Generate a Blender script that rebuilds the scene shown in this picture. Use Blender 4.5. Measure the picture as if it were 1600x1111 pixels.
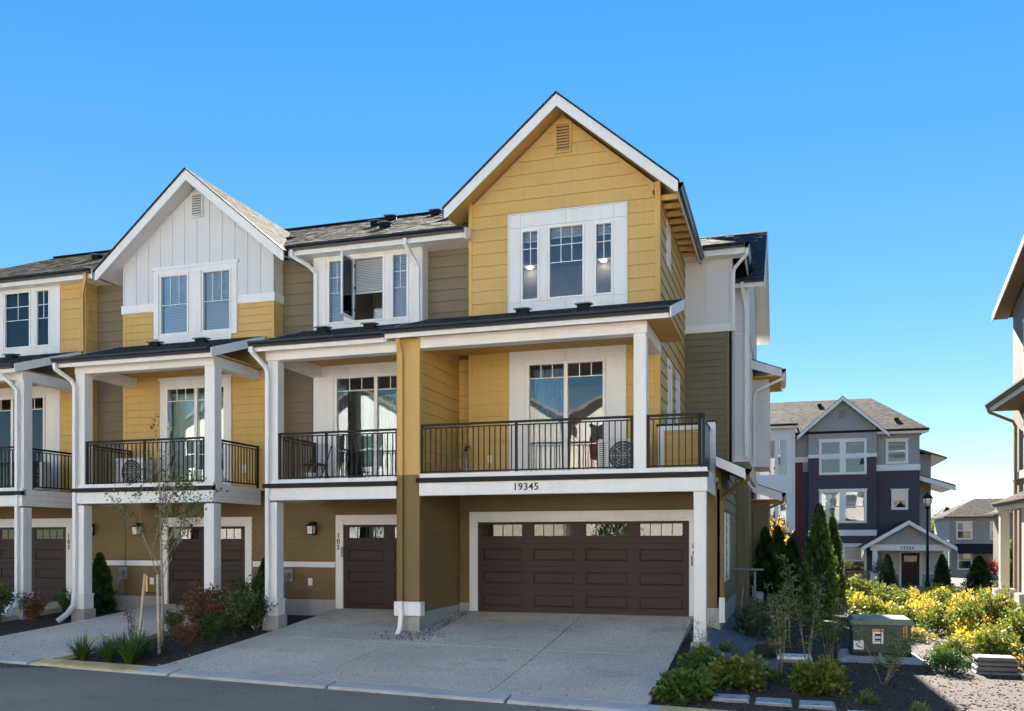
import bpy, math, random
import numpy as np
from mathutils import Vector
R = math.radians
rnd = random.Random(7)
for o in list(bpy.data.objects): bpy.data.objects.remove(o)
SC = bpy.context.scene
COL = SC.collection
# ------------------------------------------------------------------ camera, sky, sun, exposure
cam_d = bpy.data.cameras.new('camera'); cam = bpy.data.objects.new('camera', cam_d); COL.objects.link(cam)
cam.location = (0, 0, 1.6); cam.rotation_euler = (R(90), 0, R(17.25))
cam_d.sensor_width = 36; cam_d.lens = 36*1385/1600; cam_d.shift_y = 292.5/1600
cam_d.clip_start = .1; cam_d.clip_end = 9000
SC.camera = cam
SUN_EL, SUN_AZ = 33, 10            # azimuth measured from +Y towards -X
world = bpy.data.worlds.new('World'); SC.world = world; world.use_nodes = True
wn = world.node_tree.nodes; wl = world.node_tree.links
bg = wn['Background']
sky = wn.new('ShaderNodeTexSky'); sky.sky_type = 'NISHITA'; sky.sun_disc = False
sky.sun_elevation = R(SUN_EL); sky.sun_rotation = R(-SUN_AZ)
sky.air_density = 0.85; sky.dust_density = 0.0; sky.ozone_density = 4.0; sky.altitude = 100
wg = wn.new('ShaderNodeGamma'); wg.inputs['Gamma'].default_value = 0.45
wh = wn.new('ShaderNodeHueSaturation'); wh.inputs['Saturation'].default_value = 2.05; wh.inputs['Hue'].default_value = .52
wl.new(sky.outputs[0], wg.inputs['Color']); wl.new(wg.outputs[0], wh.inputs['Color'])
wm = wn.new('ShaderNodeMix'); wm.data_type = 'RGBA'; wm.blend_type = 'MULTIPLY'; wm.inputs['Factor'].default_value = 1; wm.inputs[7].default_value = (.97, .95, .72, 1)
wl.new(wh.outputs[0], wm.inputs[6]); wl.new(wm.outputs[2], bg.inputs['Color']); bg.inputs['Strength'].default_value = 0.125
sun_d = bpy.data.lights.new('sun', 'SUN'); sun_d.energy = 5.0; sun_d.angle = R(.53); sun_d.color = (1, .93, .82)
sun = bpy.data.objects.new('sun', sun_d); COL.objects.link(sun)
sdir = Vector((-math.sin(R(SUN_AZ))*math.cos(R(SUN_EL)), math.cos(R(SUN_AZ))*math.cos(R(SUN_EL)), math.sin(R(SUN_EL))))
sun.rotation_euler = sdir.to_track_quat('Z', 'Y').to_euler(); sun.location = sdir*60
SC.view_settings.view_transform = 'Standard'; SC.view_settings.look = 'None'
SC.view_settings.exposure = 2.4; SC.view_settings.gamma = 1; SC.view_settings.use_curve_mapping = False
SC.render.engine = 'CYCLES'
SC.cycles.use_denoising = True; SC.cycles.max_bounces = 8; SC.cycles.transparent_max_bounces = 16
SC.cycles.caustics_reflective = False; SC.cycles.caustics_refractive = False
SC.cycles.sample_clamp_indirect = 6

# ------------------------------------------------------------------ materials
M = {}
def nodes(name):
    m = bpy.data.materials.new(name); m.use_nodes = True
    n = m.node_tree.nodes; return m, n, m.node_tree.links, n['Principled BSDF']
def mat(name, col, rough=.6, var=.12, vs=1.3, bump=0, bs=40, stretch=(1, 1, 1), metal=0, spec=.5, speck=0, sps=90, streak=0, stain=0):
    """paint-like surface: slow colour drift, optional fine speckle and relief, in world position"""
    m, n, l, p = nodes(name); M[name] = m
    geo = n.new('ShaderNodeNewGeometry')
    mp = n.new('ShaderNodeMapping'); mp.inputs['Scale'].default_value = stretch; l.new(geo.outputs['Position'], mp.inputs[0])
    nz = n.new('ShaderNodeTexNoise'); nz.inputs['Scale'].default_value = vs; nz.inputs['Detail'].default_value = 6
    l.new(geo.outputs['Position'], nz.inputs['Vector'])
    mx = n.new('ShaderNodeMix'); mx.data_type = 'RGBA'
    mr = n.new('ShaderNodeMapRange'); mr.inputs[1].default_value = .3; mr.inputs[2].default_value = .7
    l.new(nz.outputs['Fac'], mr.inputs[0]); l.new(mr.outputs[0], mx.inputs['Factor'])
    mx.inputs[6].default_value = (*[c*(1-var) for c in col], 1); mx.inputs[7].default_value = (*[min(1, c*(1+var)) for c in col], 1)
    out = mx.outputs[2]
    if speck:
        n2 = n.new('ShaderNodeTexNoise'); n2.inputs['Scale'].default_value = sps; n2.inputs['Detail'].default_value = 3
        l.new(geo.outputs['Position'], n2.inputs['Vector'])
        r2 = n.new('ShaderNodeMapRange'); r2.inputs[1].default_value = .35; r2.inputs[2].default_value = .65
        r2.inputs[3].default_value = 1-speck; r2.inputs[4].default_value = 1+speck; l.new(n2.outputs['Fac'], r2.inputs[0])
        m2 = n.new('ShaderNodeMix'); m2.data_type = 'RGBA'; m2.blend_type = 'MULTIPLY'; m2.inputs['Factor'].default_value = 1
        l.new(out, m2.inputs[6]); l.new(r2.outputs[0], m2.inputs[7]); out = m2.outputs[2]
    for amt, sc, lo, hi in ((streak, (5, 5, .5), .42, .72), (stain, (.55, .9, .9), .56, .70), (stain*.8, (3.1, 2.2, 3), .62, .68)):
        if amt:
            m3 = n.new('ShaderNodeMapping'); m3.inputs['Scale'].default_value = sc; l.new(geo.outputs['Position'], m3.inputs[0])
            n3 = n.new('ShaderNodeTexNoise'); n3.inputs['Scale'].default_value = 1.6; n3.inputs['Detail'].default_value = 8; n3.inputs['Roughness'].default_value = .62; l.new(m3.outputs[0], n3.inputs['Vector'])
            r3 = n.new('ShaderNodeMapRange'); r3.inputs[1].default_value = lo; r3.inputs[2].default_value = hi; r3.inputs[3].default_value = 1; r3.inputs[4].default_value = 1-amt; l.new(n3.outputs['Fac'], r3.inputs[0])
            m4 = n.new('ShaderNodeMix'); m4.data_type = 'RGBA'; m4.blend_type = 'MULTIPLY'; m4.inputs['Factor'].default_value = 1; l.new(out, m4.inputs[6]); l.new(r3.outputs[0], m4.inputs[7]); out = m4.outputs[2]
    l.new(out, p.inputs['Base Color'])
    p.inputs['Roughness'].default_value = rough; p.inputs['Metallic'].default_value = metal
    p.inputs['Specular IOR Level'].default_value = spec
    if bump:
        nb = n.new('ShaderNodeTexNoise'); nb.inputs['Scale'].default_value = bs; nb.inputs['Detail'].default_value = 5
        l.new(mp.outputs[0], nb.inputs['Vector'])
        b = n.new('ShaderNodeBump'); b.inputs['Strength'].default_value = bump; b.inputs['Distance'].default_value = .01
        l.new(nb.outputs['Fac'], b.inputs['Height']); l.new(b.outputs[0], p.inputs['Normal'])
    return m
WOOD = (.25, .25, 1)
mat('yellow', (.60, .385, .125), .62, .07, .9, .35, 60, WOOD, streak=.09)
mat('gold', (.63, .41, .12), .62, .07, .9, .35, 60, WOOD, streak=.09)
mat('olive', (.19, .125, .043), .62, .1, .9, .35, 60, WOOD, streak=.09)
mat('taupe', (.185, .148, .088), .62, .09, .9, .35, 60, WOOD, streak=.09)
mat('trim', (.80, .79, .775), .5, .045, .7, .12, 50, streak=.07)
mat('batten_white', (.66, .65, .66), .55, .04, .8, .2, 60, (1, 1, .2))
mat('vinyl', (.82, .82, .81), .35, .02)
mat('door_brown', (.044, .030, .027), .55, .16, .8, .35, 70, (.2, .2, 1.2), spec=.25)
mat('black_metal', (.008, .009, .011), .5, .1, 3, .05, 90, spec=.2)
mat('gutter', (.012, .014, .019), .3, .15, 2)
mat('bronze', (.03, .024, .022), .4, .1)
mat('rail', (.010, .0085, .0085), .5, .12, 4, spec=.25)
mat('concrete', (.40, .385, .355), .85, .16, 1.1, .4, 70, speck=.1, streak=.16)
mat('aggregate', (.64, .555, .45), .85, .16, .45, .8, 90, speck=.32, sps=38, stain=.24)
mat('asphalt', (.245, .21, .175), .85, .16, .45, .6, 150, speck=.3, sps=60, stain=.14)
mat('asphalt_new', (.06, .06, .065), .8, .12, .7, .6, 150, speck=.4, sps=140)
mat('kerb', (.46, .45, .43), .85, .13, 1.4, .4, 80, speck=.14, stain=.2)
mat('kerb_yellow', (.56, .42, .20), .8, .25, 2.6, .4, 80, speck=.25, stain=.3)
mat('mulch', (.042, .030, .022), .95, .45, 9, 1.0, 45, speck=.6, sps=34)
mat('bark', (.10, .075, .055), .9, .3, 12, .6, 60, (1, 1, .2))
mat('bark_pale', (.30, .26, .21), .9, .3, 14, .5, 70, (1, 1, .2))
mat('stake', (.50, .40, .29), .85, .15, 5, .4, 60, (1, 1, .1))
mat('gravel_mat', (.24, .235, .23), .9, .5, 24, .3, 60)
mat('path_gravel', (.13, .14, .16), .95, .4, 8, .9, 60, speck=.6, sps=45)
mat('room', (.50, .48, .45), .9, .1)
mat('room_dark', (.05, .05, .05), .9, .1)
mat('blind', (.80, .81, .82), .6, .03)
mat('curtain_blue', (.20, .34, .50), .9, .2, 3)
mat('curtain_dark', (.035, .037, .045), .9, .2, 3)
mat('curtain_green', (.40, .56, .50), .8, .1, 3)
mat('soffit', (.55, .32, .10), .7, .06)
mat('ac_white', (.66, .67, .66), .45, .04)
mat('ac_dark', (.035, .037, .04), .5, .1)
mat('green_box', (.026, .044, .038), .45, .12, 2, .05)
mat('green_lid', (.10, .145, .14), .35, .08, 2)
mat('white_tag', (.8, .8, .78), .5, .04)
mat('orange_tag', (.75, .16, .03), .5, .05)
mat('amber_tag', (.75, .40, .03), .5, .05)
mat('ink', (.012, .012, .014), .5, .05)
mat('vault_lid', (.36, .40, .44), .7, .16, 5, .4, 60, speck=.2)
mat('vault_grey', (.15, .14, .13), .7, .1, 4, .2, 60)
mat('shake_grey', (.36, .355, .35), .8, .08, 1)
mat('plum', (.058, .047, .06), .7, .1, 1)
mat('maroon', (.12, .025, .03), .7, .1, 1)
mat('white_wall', (.76, .765, .77), .6, .04, .8)
mat('cream_wall', (.68, .63, .54), .7, .06, .8)
mat('brown_house', (.20, .155, .105), .7, .08, .8)
mat('grey_house', (.30, .30, .29), .7, .08, .8)
mat('rock', (.13, .11, .095), .9, .3, 6, .6, 20)
mat('bench_wood', (.32, .15, .075), .6, .2, 6)
mat('cloth', (.55, .56, .60), .9, .1, 6)
mat('lamp_glow_off', (.80, .76, .66), .3, .03)
mat('meter_grey', (.22, .23, .24), .45, .1, 4)
mat('pot', (.5, .5, .5), .6, .06)
mat('hill_forest', (.045, .075, .06), .95, .4, .02)
mat('screen_mesh', (.022, .028, .034), .4, .1, 3)
mat('red_cloth', (.42, .10, .07), .9, .2, 6)
def lapmat(name, col, pitch, rough=.7):
    """far siding whose boards are only a few pixels tall: relief from a saw-tooth along Z"""
    m, n, l, p = nodes(name); M[name] = m
    geo = n.new('ShaderNodeNewGeometry'); sx = n.new('ShaderNodeSeparateXYZ'); l.new(geo.outputs['Position'], sx.inputs[0])
    d = n.new('ShaderNodeMath'); d.operation = 'DIVIDE'; d.inputs[1].default_value = pitch; l.new(sx.outputs[2], d.inputs[0])
    f = n.new('ShaderNodeMath'); f.operation = 'FRACT'; l.new(d.outputs[0], f.inputs[0])
    b = n.new('ShaderNodeBump'); b.inputs['Strength'].default_value = .9; b.inputs['Distance'].default_value = .02; b.invert = True
    l.new(f.outputs[0], b.inputs['Height']); l.new(b.outputs[0], p.inputs['Normal'])
    nz = n.new('ShaderNodeTexNoise'); nz.inputs['Scale'].default_value = .8; l.new(geo.outputs['Position'], nz.inputs['Vector'])
    mx = n.new('ShaderNodeMix'); mx.data_type = 'RGBA'; l.new(nz.outputs['Fac'], mx.inputs['Factor'])
    mx.inputs[6].default_value = (*[c*.85 for c in col], 1); mx.inputs[7].default_value = (*[c*1.15 for c in col], 1)
    l.new(mx.outputs[2], p.inputs['Base Color']); p.inputs['Roughness'].default_value = rough
lapmat('plum_lap', (.058, .047, .06), .18); lapmat('maroon_lap', (.12, .025, .03), .18)
lapmat('brown_lap', (.20, .155, .105), .18); lapmat('grey_lap', (.30, .30, .29), .18); lapmat('cream_lap', (.70, .65, .56), .2)
lapmat('yellow_lap', (.50, .45, .36), .2)
def attrmat(name, cols, rough=.6, trans=0, spec=.22, bump=0, tcol=None):
    """surface whose pieces carry a random value 'v': colour ramp over it; leaves also let light through"""
    m, n, l, p = nodes(name); M[name] = m
    a = n.new('ShaderNodeAttribute'); a.attribute_name = 'v'
    r = n.new('ShaderNodeValToRGB'); e = r.color_ramp.elements
    while len(e) < len(cols): e.new(.5)
    for i, c in enumerate(cols): e[i].position = i/(len(cols)-1); e[i].color = (*c, 1)
    l.new(a.outputs['Fac'], r.inputs[0]); l.new(r.outputs[0], p.inputs['Base Color'])
    p.inputs['Roughness'].default_value = rough; p.inputs['Specular IOR Level'].default_value = spec
    if bump:
        geo = n.new('ShaderNodeNewGeometry'); nb = n.new('ShaderNodeTexNoise'); nb.inputs['Scale'].default_value = 130; l.new(geo.outputs['Position'], nb.inputs['Vector'])
        b = n.new('ShaderNodeBump'); b.inputs['Strength'].default_value = bump; b.inputs['Distance'].default_value = .006
        l.new(nb.outputs['Fac'], b.inputs['Height']); l.new(b.outputs[0], p.inputs['Normal'])
    if trans:
        t = n.new('ShaderNodeBsdfTranslucent'); mx = n.new('ShaderNodeMixShader'); mx.inputs[0].default_value = trans
        l.new(r.outputs[0], t.inputs['Color']); l.new(p.outputs[0], mx.inputs[1]); l.new(t.outputs[0], mx.inputs[2])
        l.new(mx.outputs[0], n['Material Output'].inputs['Surface'])
attrmat('shingle', [(.022, .018, .016), (.055, .046, .038), (.085, .07, .057), (.14, .118, .096)], .95, bump=.5, spec=.08)
attrmat('shingle_dark', [(.020, .022, .026), (.034, .036, .042), (.05, .052, .06)], .9, bump=.5, spec=.15)  # charcoal shingle, also carrying the shade of slopes turned from the sun
attrmat('gravel_stones', [(.10, .10, .10), (.24, .23, .22), (.44, .42, .39)], .9)
attrmat('chips', [(.012, .009, .007), (.035, .025, .018), (.09, .065, .045), (.17, .13, .09)], .95)
attrmat('leaf_green', [(.016, .04, .010), (.035, .085, .018), (.075, .14, .03), (.15, .18, .045)], .5, .3)
attrmat('leaf_fresh', [(.03, .07, .014), (.06, .13, .025), (.11, .20, .04), (.20, .24, .06)], .45, .3)
attrmat('leaf_mid', [(.05, .08, .03), (.10, .15, .05), (.17, .22, .08), (.27, .26, .11)], .5, .35)
attrmat('leaf_lime', [(.04, .07, .012), (.10, .15, .022), (.20, .22, .04), (.30, .26, .06)], .5, .35)
attrmat('leaf_yellow', [(.15, .17, .025), (.38, .35, .04), (.56, .47, .06), (.52, .34, .06), (.26, .28, .045)], .5, .4)
attrmat('leaf_gold', [(.35, .18, .03), (.60, .36, .05), (.68, .48, .08), (.55, .22, .04)], .5, .4)
attrmat('leaf_red', [(.06, .09, .03), (.12, .08, .05), (.26, .06, .05), (.30, .13, .07), (.14, .18, .06)], .5, .3)
attrmat('leaf_crimson', [(.20, .03, .02), (.45, .07, .04), (.5, .18, .05)], .5, .35)
attrmat('leaf_blue', [(.04, .075, .05), (.08, .13, .085), (.14, .19, .12), (.24, .2, .1)], .5, .3)
attrmat('leaf_olive', [(.05, .06, .025), (.10, .11, .045), (.16, .16, .07), (.24, .18, .09)], .5, .3)
attrmat('arbor', [(.03, .03, .014), (.022, .05, .015), (.045, .09, .022), (.09, .15, .038)], .6, .22)
attrmat('arbor_light', [(.05, .05, .018), (.05, .10, .018), (.09, .16, .03), (.16, .21, .05)], .6, .25)
attrmat('conifer_far', [(.015, .03, .022), (.03, .05, .036), (.045, .07, .05)], .8, .1)
attrmat('grass_blade', [(.03, .07, .012), (.07, .13, .025), (.13, .19, .05)], .5, .3)
attrmat('petal', [(.75, .42, .02), (.85, .55, .03)], .5, .3)
def glassmat(name, tint, refl):
    m, n, l, p = nodes(name); M[name] = m
    t = n.new('ShaderNodeBsdfTransparent'); t.inputs[0].default_value = (*tint, 1)
    g = n.new('ShaderNodeBsdfGlossy'); g.inputs['Roughness'].default_value = .01; g.inputs['Color'].default_value = (.92, .96, 1, 1)
    geo = n.new('ShaderNodeNewGeometry'); nz = n.new('ShaderNodeTexNoise'); nz.inputs['Scale'].default_value = 1.1; l.new(geo.outputs['Position'], nz.inputs['Vector'])
    b = n.new('ShaderNodeBump'); b.inputs['Strength'].default_value = .05; b.inputs['Distance'].default_value = .05; l.new(nz.outputs['Fac'], b.inputs['Height'])
    l.new(b.outputs[0], g.inputs['Normal'])
    f = n.new('ShaderNodeFresnel'); f.inputs[0].default_value = 1.5
    a = n.new('ShaderNodeMath'); a.operation = 'ADD'; a.use_clamp = True; a.inputs[1].default_value = refl; l.new(f.outputs[0], a.inputs[0])
    mx = n.new('ShaderNodeMixShader'); l.new(a.outputs[0], mx.inputs[0]); l.new(t.outputs[0], mx.inputs[1]); l.new(g.outputs[0], mx.inputs[2])
    l.new(mx.outputs[0], n['Material Output'].inputs['Surface'])
glassmat('glass', (.93, .95, .96), .035)
glassmat('glass_dark', (.55, .57, .58), .03)
glassmat('screen_panel', (.10, .12, .14), .06)
glassmat('lamp_glass', (.9, .9, .88), .05)
m_, n_, l_, p_ = nodes('downlight'); M['downlight'] = m_
p_.inputs['Emission Color'].default_value = (1, .86, .66, 1); p_.inputs['Emission Strength'].default_value = 4

# ------------------------------------------------------------------ mesh helpers
W = {}                                   # world position of every parent
class Fr:
    """a wall plane: F faces the street (-Y), B faces away, R faces +X, L faces -X; u runs along it, n outwards, v up"""
    def __init__(s, k, pos): s.k, s.p, s.flip = k, pos, k in 'FR'
    def __call__(s, u, n, v):
        return {'F': (u, s.p-n, v), 'B': (u, s.p+n, v), 'R': (s.p+n, u, v), 'L': (s.p-n, u, v)}[s.k]
class MB:
    def __init__(s, fr=None): s.v, s.f, s.fr, s.val = [], [], fr, []
    def add(s, pts, faces):
        b = len(s.v)
        if s.fr: pts = [s.fr(*p) for p in pts]
        s.v += pts
        fl = s.fr and s.fr.flip
        s.f += [tuple(b+i for i in (reversed(f) if fl else f)) for f in faces]
        return s
    def box(s, x0, x1, y0, y1, z0, z1, ch=0):
        x0, x1 = min(x0, x1), max(x0, x1); y0, y1 = min(y0, y1), max(y0, y1); z0, z1 = min(z0, z1), max(z0, z1)
        ch = min(ch, (x1-x0)*.3, (y1-y0)*.3, (z1-z0)*.3)
        if ch <= 0:
            p = [(x, y, z) for z in (z0, z1) for y in (y0, y1) for x in (x0, x1)]
            return s.add(p, [(0, 2, 3, 1), (4, 5, 7, 6), (0, 1, 5, 4), (2, 6, 7, 3), (0, 4, 6, 2), (1, 3, 7, 5)])
        p = []
        for ix, X in ((0, x0), (1, x1)):
            for iy, Y in ((0, y0), (1, y1)):
                for iz, Z in ((0, z0), (1, z1)):
                    dx, dy, dz = [ch*(1-2*i) for i in (ix, iy, iz)]
                    p += [(X, Y+dy, Z+dz), (X+dx, Y, Z+dz), (X+dx, Y+dy, Z)]
        def i(a, b, c, k): return (a*4+b*2+c)*3+k
        F = []
        for a in (0, 1):
            q = [i(a, 0, 0, 0), i(a, 1, 0, 0), i(a, 1, 1, 0), i(a, 0, 1, 0)]; F.append(q if a else q[::-1])
            q = [i(0, a, 0, 1), i(1, a, 0, 1), i(1, a, 1, 1), i(0, a, 1, 1)]; F.append(q[::-1] if a else q)
            q = [i(0, 0, a, 2), i(1, 0, a, 2), i(1, 1, a, 2), i(0, 1, a, 2)]; F.append(q if a else q[::-1])
        for a in (0, 1):
            for b in (0, 1):
                q = [i(a, b, 0, 0), i(a, b, 0, 1), i(a, b, 1, 1), i(a, b, 1, 0)]; F.append(q if a == b else q[::-1])
                q = [i(a, 0, b, 0), i(a, 0, b, 2), i(a, 1, b, 2), i(a, 1, b, 0)]; F.append(q[::-1] if a == b else q)
                q = [i(0, a, b, 1), i(0, a, b, 2), i(1, a, b, 2), i(1, a, b, 1)]; F.append(q if a == b else q[::-1])
                for c in (0, 1):
                    q = [i(a, b, c, 0), i(a, b, c, 1), i(a, b, c, 2)]; F.append(q if (a+b+c) % 2 else q[::-1])
        return s.add(p, F)
    def prism(s, poly, d):
        """polygon of 3D points pushed along vector d"""
        n = len(poly); q = [tuple(a+b for a, b in zip(p, d)) for p in poly]
        return s.add(list(poly)+q, [tuple(range(n))[::-1], tuple(range(n, 2*n))]+[(i, (i+1) % n, n+(i+1) % n, n+i) for i in range(n)])
    def quad(s, *p): return s.add(list(p), [tuple(range(len(p)))])
    def tube(s, pts, r, n=8, r2=None, cap=True):
        pts = [Vector(p) for p in pts]; rings = []
        m = len(pts)
        for k, p in enumerate(pts):
            d = (pts[min(k+1, m-1)]-pts[max(k-1, 0)]).normalized()
            a = Vector((0, 0, 1)) if abs(d.z) < .9 else Vector((1, 0, 0))
            e1 = d.cross(a).normalized(); e2 = d.cross(e1)
            rr = r if r2 is None else r+(r2-r)*k/(m-1)
            rings.append([tuple(p+(e1*math.cos(2*math.pi*j/n)+e2*math.sin(2*math.pi*j/n))*rr) for j in range(n)])
        b = []; fr = s.fr; s.fr = None
        F = [(k*n+j, k*n+(j+1) % n, (k+1)*n+(j+1) % n, (k+1)*n+j) for k in range(m-1) for j in range(n)]
        if cap: F += [tuple(range(n))[::-1], tuple(range((m-1)*n, m*n))]
        s.add([p for r_ in rings for p in r_], F); s.fr = fr
        return s
    def lathe(s, prof, c, n=14, sq=False):
        """profile of (radius, z) turned about the vertical through c"""
        P = [(c[0]+r*math.cos(2*math.pi*j/n+(math.pi/4 if sq else 0)), c[1]+r*math.sin(2*math.pi*j/n+(math.pi/4 if sq else 0)), c[2]+z) for r, z in prof for j in range(n)]
        m = len(prof)
        return s.add(P, [(k*n+j, k*n+(j+1) % n, (k+1)*n+(j+1) % n, (k+1)*n+j) for k in range(m-1) for j in range(n)]+[tuple(range(n))[::-1], tuple(range((m-1)*n, m*n))])
    def build(s, name, mt, parent=None, smooth=False, kind=None, label=None, cat=None, group=None):
        a = np.array(s.v); lo, hi = a.min(0), a.max(0); c = Vector(((lo[0]+hi[0])/2, (lo[1]+hi[1])/2, lo[2]))
        me = bpy.data.meshes.new(name); me.from_pydata([tuple(p) for p in (a-np.array(c))], [], s.f)
        me.materials.append(M[mt] if isinstance(mt, str) else mt)
        if s.val:
            at = me.attributes.new('v', 'FLOAT', 'FACE'); at.data.foreach_set('value', s.val)
        if smooth: me.polygons.foreach_set('use_smooth', [True]*len(me.polygons))
        o = bpy.data.objects.new(name, me); COL.objects.link(o); W[o.name] = c
        if parent: o.parent = parent; o.location = c-W[parent.name]
        else: o.location = c
        tag(o, label, cat, group, kind); return o
def tag(o, label=None, cat=None, group=None, kind=None):
    for k, v in (('label', label), ('category', cat), ('group', group), ('kind', kind)):
        if v: o[k] = v
    return o
def thing(name, label, cat, loc=(0, 0, 0), group=None):
    o = bpy.data.objects.new(name, None); COL.objects.link(o); o.location = loc; o.empty_display_size = .2
    W[o.name] = Vector(loc); return tag(o, label, cat, group)
def part(name, mt, parent, fr, *boxes, ch=0, **k):
    if name in ('corner_board', 'foundation', 'belt_trim', 'porch_wall', 'porch_wall_base', 'porch_belt', 'recess_wall', 'porch_ceiling', 'panel_edge', 'parapet_trim') and len(boxes) > 1:
        return [part(name, mt, parent, fr, b, ch=ch, **k) for b in boxes][0]
    m = MB(fr)
    for b in boxes: m.box(*b, ch=ch)
    return m.build(name, mt, parent, **k)
def text(body, size, fr, u, n, v, parent, mt='ink', name='lettering', vertical=False):
    """raised figures standing on a wall plane"""
    out = []
    for i, ch in enumerate(body if vertical else [body]):
        cu = bpy.data.curves.new('t', 'FONT'); cu.body = ch; cu.size = size; cu.extrude = .006; cu.offset = size*.012
        cu.align_x = 'CENTER'; cu.space_character = 1.08
        ob = bpy.data.objects.new('t', cu); COL.objects.link(ob)
        me = bpy.data.meshes.new_from_object(ob.evaluated_get(bpy.context.evaluated_depsgraph_get()))
        mb = MB(fr); P = [(u+p.co.x, n+.006+p.co.z, v+p.co.y-(i*size*.86)) for p in me.vertices]
        mb.add(P, [tuple(f.vertices) for f in me.polygons]); out.append(mb.build(name, mt, parent))
        bpy.data.objects.remove(ob); bpy.data.curves.remove(cu)
    return out

# ------------------------------------------------------------------ building kit
def cut(a, b, holes):
    """interval a-b minus a list of intervals"""
    segs = [(a, b)]
    for h0, h1 in holes:
        segs = [q for s0, s1 in segs for q in ((s0, min(s1, h0)), (max(s0, h1), s1)) if q[1]-q[0] > .015]
    return segs
def wall_shell(name, mt, parent, fr, u0, u1, v0, v1, holes=(), thick=.14, n=0, gable=None):
    """solid wall of real thickness with its openings left open"""
    us = sorted({u0, u1, *[h for q in holes for h in q[:2] if u0 < h < u1]}); vs = sorted({v0, v1, *[h for q in holes for h in q[2:] if v0 < h < v1]})
    m = MB(fr)
    for a, b in zip(us, us[1:]):
        for c, d in zip(vs, vs[1:]):
            if not any(q[0] <= (a+b)/2 <= q[1] and q[2] <= (c+d)/2 <= q[3] for q in holes): m.box(a, b, n-thick, n, c, d)
    if gable:
        au, av = gable; m.prism([(u0, n-thick, v1), (u1, n-thick, v1), (au, n-thick, av)], (0, thick, 0))
    return m.build(name, mt, parent)
def siding(parent, fr, u0, u1, v0, v1, mt, expo, holes=(), gable=None, n=0, butt=.028):
    """lap siding, one board after another; gable = (apex_u, apex_v, base_v) trims the boards to the rake"""
    v = v0; top = gable[1] if gable else v1
    def lim(z):
        if not gable or z <= gable[2]: return u0, u1
        t = max(0, min(1, (z-gable[2])/(gable[1]-gable[2]))); return u0+(gable[0]-u0)*t, u1+(gable[0]-u1)*t
    while v < top-.02:
        w = min(v+expo, top)
        full = []
        hs = [h for h in holes if h[2] < w-.005 and h[3] > v+.005]
        A, B = lim(v)
        for a, b in cut(A, B, [h[:2] for h in hs]): full.append((a, b, v, w))
        for h in hs:
            if h[2]-v > .02: full.append((max(h[0], A), min(h[1], B), v, h[2]))
            if w-h[3] > .02: full.append((max(h[0], A), min(h[1], B), h[3], w))
        for a, b, c, d in full:
            if b-a > 2.6 and rnd.random() < .55:                    # butt joints where one board ends and the next begins
                j = a+(b-a)*rnd.uniform(.25, .75); pcs = [(a, j-.0015), (j+.0015, b)]
            else: pcs = [(a, b)]
            for p, q in pcs:
                L, Rr = lim(d); pt, qt = max(p, L), min(q, Rr)
                if qt-pt < .01: pt = qt = (pt+qt)/2
                e = c+min(.011, (d-c)*.3); m = MB(fr); m.add([(p, n+.001, e), (q, n+.001, e), (q, n+butt, e), (p, n+butt, e), (pt, n+.001, d), (qt, n+.001, d), (qt, n+.005, d), (pt, n+.005, d)],
                      [(0, 3, 2, 1), (4, 5, 6, 7), (3, 7, 6, 2), (0, 1, 5, 4), (0, 4, 7, 3), (1, 2, 6, 5)])
                m.build('siding_board', mt, parent)
        v = w
def shingles(parent, p0, p1, p2, p3, mt, expo=.14, wtab=.2, lift=.007):
    """courses of shingle tabs on the slope p0-p1 (eave) to p3-p2 (ridge), one joined part"""
    p0, p1, p2, p3 = map(Vector, (p0, p1, p2, p3)); nrm = (p1-p0).cross(p3-p0).normalized()
    if nrm.z < 0: nrm = -nrm
    L = max((p3-p0).length, (p2-p1).length); k = max(1, int(L/expo)); m = MB()
    for i in range(k):
        a, b = p0.lerp(p3, i/k), p1.lerp(p2, i/k); c, d = p0.lerp(p3, (i+1)/k), p1.lerp(p2, (i+1)/k)
        wl_ = (b-a).length
        if wl_ < .05: continue
        x = -rnd.random()*wtab
        while x < wl_:
            wd = wtab*rnd.uniform(.55, 1.35); s0, s1 = max(0, x)/wl_, min(wl_, x+wd-.006)/wl_
            if s1 > s0:
                h = lift*rnd.uniform(.55, 1.5); lo = nrm*.002
                q = [a.lerp(b, s0), a.lerp(b, s1), c.lerp(d, s1), c.lerp(d, s0)]
                t = [q[0]+nrm*h, q[1]+nrm*h, q[2]+lo, q[3]+lo]
                m.add([tuple(z) for z in (*t, q[0], q[1])], [(0, 1, 2, 3), (4, 5, 1, 0)]); g = rnd.random(); m.val += [g, g]
            x += wd
    return m.build('shingles', mt, parent, kind='stuff')
def slope(parent, p0, p1, p2, p3, th=.12, mt='gutter', sh='shingle', name='roof', **k):
    """roof slope: slab of real thickness with shingle courses on it"""
    n = (Vector(p1)-Vector(p0)).cross(Vector(p3)-Vector(p0)).normalized()
    if n.z < 0: n = -n
    pts = [p0, p1, p2, p3] if (Vector(p2)-Vector(p3)).length > .02 else [p0, p1, p2]
    m = MB(); m.prism([tuple(Vector(p)-n*.002) for p in pts], tuple(-n*th)); r = m.build(name, mt, parent)
    shingles(r, p0, p1, p2, p3, sh, **k); return r
def room(parent, fr, u0, u1, v0, v1, depth=3.6, n=-.15, mt='room'):
    m = MB(fr); e = .05
    m.box(u0, u1, n-depth-e, n-depth, v0, v1); m.box(u0, u1, n-depth, n, v0-e, v0); m.box(u0, u1, n-depth, n, v1, v1+e)
    m.box(u0-e, u0, n-depth, n, v0, v1); m.box(u1, u1+e, n-depth, n, v0, v1); return m.build('room_interior', mt, parent)
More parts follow.
